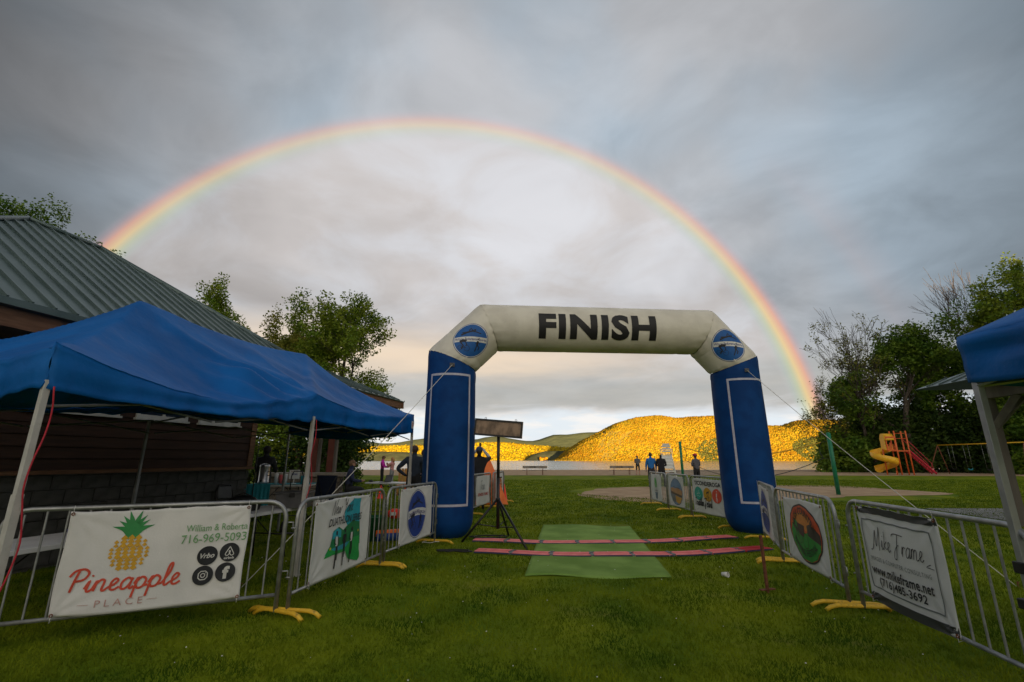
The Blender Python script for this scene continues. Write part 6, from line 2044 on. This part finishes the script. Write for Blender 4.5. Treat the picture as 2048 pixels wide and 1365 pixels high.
bin_box('grey lidded storage bin on the white table by the middle canopy leg', (-3.55, 7.85, .742), crz - 1.2, .25, .17, .22)
bin_box('black equipment case left of the grey bin on the white table', (-4.15, 7.35, .742), crz - 1.3, .26, .16, .14, 'black_plastic', 'equipment_case', False, 'case')
bin_box('small white box with a knob beside the grey bin', (-3.22, 8.05, .742), crz - 1.4, .07, .06, .12, 'table_top', 'small_box', False, 'box')
# black bag and folded canvas chair behind
mb = MB(); mb.ball((0, 0, .10), .15, 0, 14, 10, (1.5, .8, .75)); T = single('duffel_bag', mb, 'black_plastic', 'black duffel bag on the table under the far canopy leg', 'bag', (-4.35, 7.75, .73), .6)
mb = MB(); mb.tube([(-.12, 0, .19), (0, 0, .25), (.12, 0, .19)], .010, 6); mb.build('handle', 'black_plastic', T)


def folding_chair(label, c, rz, m='black_plastic', group='black folding chairs'):
    T = thing('folding_chair', label, 'chair', c, rz, group)
    for s in (-1, 1):
        mb = MB(); mb.tube([(s * .22, .18, 0), (s * .22, -.20, .88)], .012, 6); mb.build('leg', 'dark_metal', T)
        mb = MB(); mb.tube([(s * .20, -.24, 0), (s * .20, .16, .46)], .012, 6); mb.build('leg', 'dark_metal', T)
    mb = MB(); mb.box((-.2, -.2, .44), (.2, .2, .47)); mb.build('seat', m, T, .01)
    mb = MB(); M = Matrix.Translation((0, -.17, .78)) @ Matrix.Rotation(R(-22), 4, 'X'); mb.box((-.21, -.012, -.13), (.21, .012, .14), 0, M); mb.build('backrest', m, T, .01)
    return T


folding_chair('black folding chair holding the seated man in navy', (SEAT.x - .06, SEAT.y - .03, 0), R(-68))
# folded chair leaning against the block wall
T = thing('folded_chair', 'black folded chair leaning against the grey block wall', 'chair', bp(.62, -.22, 0), rotz, 'black folding chairs')
M = Matrix.Rotation(R(-9), 4, 'X')
mb = MB(); mb.tube([M @ V(*p) for p in [(-.2, 0, 0), (-.21, 0, .85), (-.15, 0, 1.0), (.15, 0, 1.0), (.21, 0, .85), (.2, 0, 0)]], .016, 6); mb.build('frame', 'black_plastic', T)
mb = MB(); mb.box((-.17, -.015, .25), (.17, .015, .66), 0, M); mb.build('seat', 'gray_bin', T, .01)
mb = MB(); mb.box((-.17, -.012, .74), (.17, .012, .97), 0, M); mb.build('backrest', 'gray_bin', T, .01)

# teal serving table with urn, cups, sign
TT = folding_table('serving table with teal cloth near the porch', (-5.95, 12.35, 0), R(8), 1.5, .7, .88, 'table_top')
mb = MB(); N = 60; vs = []; fs = []
for i in range(N + 1):
    t = i / N
    x = -1.1 + .62 * t * 1.4
    for k in range(7):
        z = .90 - k * .12
        vs.append(V(-.78 + t * .62, -.37 - .02 * sin(t * 40) * k / 6 - .01 * k / 6, z))
for i in range(N):
    for k in range(6): a = i * 7 + k; fs.append((a, a + 1, a + 8, a + 7))
mb.add(vs, fs, 0, True)
mb.box((-.78, -.365, .884), (.78, .365, .892))
single('table_cloth', mb, 'teal_cloth', 'teal cloth over the serving table, hanging at its left end', 'tablecloth', (-5.95, 12.35, 0), R(8))
T = thing('coffee_urn', 'tall steel coffee urn on the teal table', 'urn', (-6.42, 12.28, .893))
mb = MB(); mb.lathe([(0, 0), (.13, 0), (.13, .05), (.12, .07), (.12, .42), (.125, .44), (.10, .48), (.03, .50), (0, .50)], 24); mb.build('urn_body', 'steel', T)
mb = MB(); mb.lathe([(0, .50), (.02, .50), (.02, .53), (0, .535)], 10); mb.tube([(.12, -.05, .3), (.17, -.06, .3), (.17, -.06, .2), (.12, -.05, .2)], .01, 6); mb.build('handle', 'black_plastic', T)
mb = MB(); mb.tube([(.02, -.12, .09), (.02, -.17, .09), (.02, -.17, .05)], .012, 6); mb.build('spigot', 'black_plastic', T)
T = thing('menu_sign', 'white paper sign with blue print standing on the teal table', 'sign', (-5.62, 12.25, .893), R(6))
mb = MB(); mb.box((-.13, -.005, .12), (.13, .005, .34)); mb.build('sign_face', 'paper', T)
a = Art(lambda u, v, off: V(u, -.005 - off, v), T, .2)
a.text('RACE DAY', 0, .30, .19, .035, (.30, .06, .06)); a.text('SWAG', 0, .235, .15, .05, (.10, .10, .32), bold=.03)
mb = MB(); mb.tube([(0, .0, 0), (0, 0, .12)], .01, 6); mb.box((-.05, -.04, 0), (.05, .04, .01)); mb.build('stand', 'paper', T)
for i, (x, hgt, m, lb) in enumerate(((-6.08, .26, 'paper', 'tall stack of paper cups beside the urn'), (-5.96, .22, 'mat_pink', 'pink patterned can beside the cups'), (-5.84, .24, 'paper', 'second stack of paper cups next to the sign'), (-5.40, .20, 'teal_cloth', 'small teal bottle right of the paper sign'), (-5.30, .10, 'black_plastic', 'black box at the right of the teal table'))):
    mb = MB(); mb.lathe([(0, 0), (.04, 0), (.045, hgt * .9), (.035, hgt), (0, hgt)], 14); single('cup_stack' if m == 'paper' else 'drink_can' if m == 'mat_pink' else 'bottle' if m == 'teal_cloth' else 'small_tub', mb, m, lb, 'container', (x, 12.25, .893))

# navy canvas chair back and camping gear behind the grey bin
T = thing('camp_chair', 'dark blue canvas camp chair beyond the grey storage bin', 'chair', (-4.6, 11.3, 0), R(160))
for s in (-1, 1):
    mb = MB(); mb.tube([(s * .3, .25, 0), (-s * .05, -.2, .45), (s * .3, -.28, 1.12)], .013, 6); mb.tube([(s * .3, -.25, 0), (s * .3, .25, .62)], .013, 6); mb.build('leg', 'dark_metal', T)
mb = MB(); mb.add([V(-.3, .22, .48), V(.3, .22, .48), V(.28, -.22, .42), V(-.28, -.22, .42), V(-.3, -.30, 1.12), V(.3, -.30, 1.12)], [(0, 1, 2, 3), (3, 2, 5, 4)]); o = mb.build('canvas', flat('navy_canvas', (.012, .02, .05), .8), T); md = o.modifiers.new('s', 'SOLIDIFY'); md.thickness = .01
# hand cart
T = thing('hand_truck', 'black hand truck standing left of the grey bin', 'hand truck', (-4.62, 10.2, 0), R(10))
mb = MB(); mb.tube([(-.12, 0, .1), (-.12, .03, 1.15), (-.08, .04, 1.25), (.08, .04, 1.25), (.12, .03, 1.15), (.12, 0, .1)], .012, 6); mb.build('frame', 'dark_metal', T)
for z in (.35, .6, .85): mb = MB(); mb.tube([(-.12, .01, z), (.12, .01, z)], .01, 6); mb.build('crossbar', 'dark_metal', T)
for s in (-1, 1):
    mb = MB(); mb.tube([(s * .15, .05, .12), (s * .20, .05, .12)], .12, 16); mb.build('wheel', 'black_plastic', T)
mb = MB(); mb.box((-.18, -.22, .02), (.18, 0, .03)); mb.build('toe_plate', 'dark_metal', T)

# laptop table
LT = V(-4.25, 16.35, 0); LR = R(-22)
folding_table('white folding table with the laptop in front of the seated man', LT, LR, 1.45, .72, .74)
T = thing('laptop', 'black open laptop on the white table', 'laptop', (-4.35, 16.3, .742), R(-115))
mb = MB(); mb.box((-.17, -.12, 0), (.17, .12, .018)); mb.build('keyboard_base', 'black_plastic', T, .003)
mb = MB(); M = Matrix.Translation((0, .12, .018)) @ Matrix.Rotation(R(-18), 4, 'X'); mb.box((-.17, -.006, 0), (.17, .006, .235), 0, M); mb.build('screen', 'gray_bin', T, .003)
mb = MB(); mb.tube(catmull([(0, 0, .01), (.18, .06, .012), (.3, -.02, .01), (.45, .05, .01)], 5), .005, 5); single('cable', mb, 'black_plastic', 'black cable lying on the laptop table', 'cable', (-4.75, 16.15, .745), -.3)
mb = MB(); mb.ball((0, 0, .035), .06, 0, 12, 8, (1.4, 1, .6)); single('headphones', mb, 'black_plastic', 'small black gadget before the seated man', 'gadget', (-4.85, 16.35, .742))
mb = MB(); mb.ball((0, 0, .16), .20, 0, 14, 10, (1.3, .8, .8)); T = single('blue_bag', mb, flat('bag_blue', (.015, .04, .14), .7), 'dark blue bag on the ground beside the seated man', 'bag', (-5.35, 14.5, .0))
mb = MB(); mb.tube([(-.15, 0, .28), (0, 0, .38), (.15, 0, .28)], .012, 6); mb.build('handle', 'black_plastic', T)
# things on the grass seen through the barricade bars
mb = MB(); mb.ball((0, 0, .13), .15, 0, 14, 10, (1.4, .9, .85)); T = single('red_bag', mb, 'cone_red', 'red bag on the grass beyond the blue oval banner', 'bag', (-3.05, 12.6, 0))
mb = MB(); mb.box((-.08, -.137, .10), (.06, -.125, .18)); mb.build('label_patch', 'paper', T)
T = thing('green_tub', 'dark green plastic tub on the grass behind the map banner', 'tub', (-2.62, 9.35, 0))
mb = MB(); mb.lathe([(0, .01), (.16, .01), (.20, .42), (.215, .43), (.20, .44), (.15, .05), (0, .05)], 20); mb.build('tub_body', flat('tub_green', (.005, .10, .03), .5), T)
mb = MB(); mb.tube([(-.2, 0, .40), (-.12, -.02, .52), (.12, -.02, .52), (.2, 0, .40)], .008, 6); mb.build('handle', 'black_plastic', T)
T = thing('foam_roller', 'orange and blue roll lying on the grass by the oval banner', 'roll', (-2.25, 9.3, .09), R(20))
mb = MB(); mb.tube([(-.32, 0, 0), (.1, 0, 0)], .085, 14); mb.build('roll_body', flat('roll_blue', (.015, .06, .28), .6), T); mb = MB(); mb.tube([(-.33, 0, .06), (.12, 0, .07)], .055, 12); mb.build('orange_wrap', 'orange_vinyl', T)
# black generator under the near table
T = thing('generator', 'black wheeled generator in the shade under the tables', 'generator', (-3.62, 5.85, 0), crz)
mb = MB(); mb.box((-.28, -.18, .14), (.28, .18, .50)); mb.build('housing', 'black_plastic', T, .03)
for s in (-1, 1):
    mb = MB(); mb.tube([(-.2, s * .2, .11), (-.2, s * .25, .11)], .11, 18); mb.build('wheel', 'black_plastic', T)
mb = MB(); mb.tube([(.28, -.12, .4), (.42, -.12, .5), (.42, .12, .5), (.28, .12, .4)], .013, 6); mb.build('handle', 'dark_metal', T)
# slatted wooden chair by the lake, thin pole at the house corner
T = thing('wooden_chair', 'yellow brown slatted wooden chair beyond the tall man', 'chair', (-4.6, 20.5, 0), R(20))
for k in range(5): mb = MB(); mb.box((-.3 + k * .125, -.02, .45), (-.2 + k * .125, .0, 1.12)); mb.build('back_slat', flat('pine', (.42, .20, .05), .7), T)
for k in range(4): mb = MB(); mb.box((-.32, .02 + k * .12, .40), (.34, .12 + k * .12, .43)); mb.build('seat_slat', flat('pine', (.42, .20, .05), .7), T)
for s in (-1, 1):
    for y in (.0, .48): mb = MB(); mb.box((s * .3 - .03, y - .03, 0), (s * .3 + .03, y + .03, .40)); mb.build('leg', flat('pine', (.42, .20, .05), .7), T)
mb = MB(); mb.tube([(0, 0, 0), (0, 0, 2.0)], .012, 6); single('thin_pole', mb, 'dark_metal', 'thin black pole standing at the house corner', 'pole', bp(CORNER - .05, -.22, 0))
# boat dock / raft on the shore at right
mb = MB(); mb.box((-3.4, -1.0, 0), (3.4, 1.0, .38)); mb.box((-3.4, -1.02, .39), (3.4, 1.02, .46)); single('low_stone_slab', mb, 'stone_cap', 'low grey stone ledge on the beach behind the net', 'ledge', (19.5, 47.5, 0), .05)

mb = MB(); mb.lathe([(0, 0), (.025, 0), (.034, .085), (.032, .085), (.024, .006), (0, .006)], 14)
o = single('paper_cup', mb, 'paper', 'crushed white paper cup lying on the lawn left of the rusty stake', 'cup', (2.78, 6.6, .03), .4); o.rotation_euler = (R(84), 0, .6)
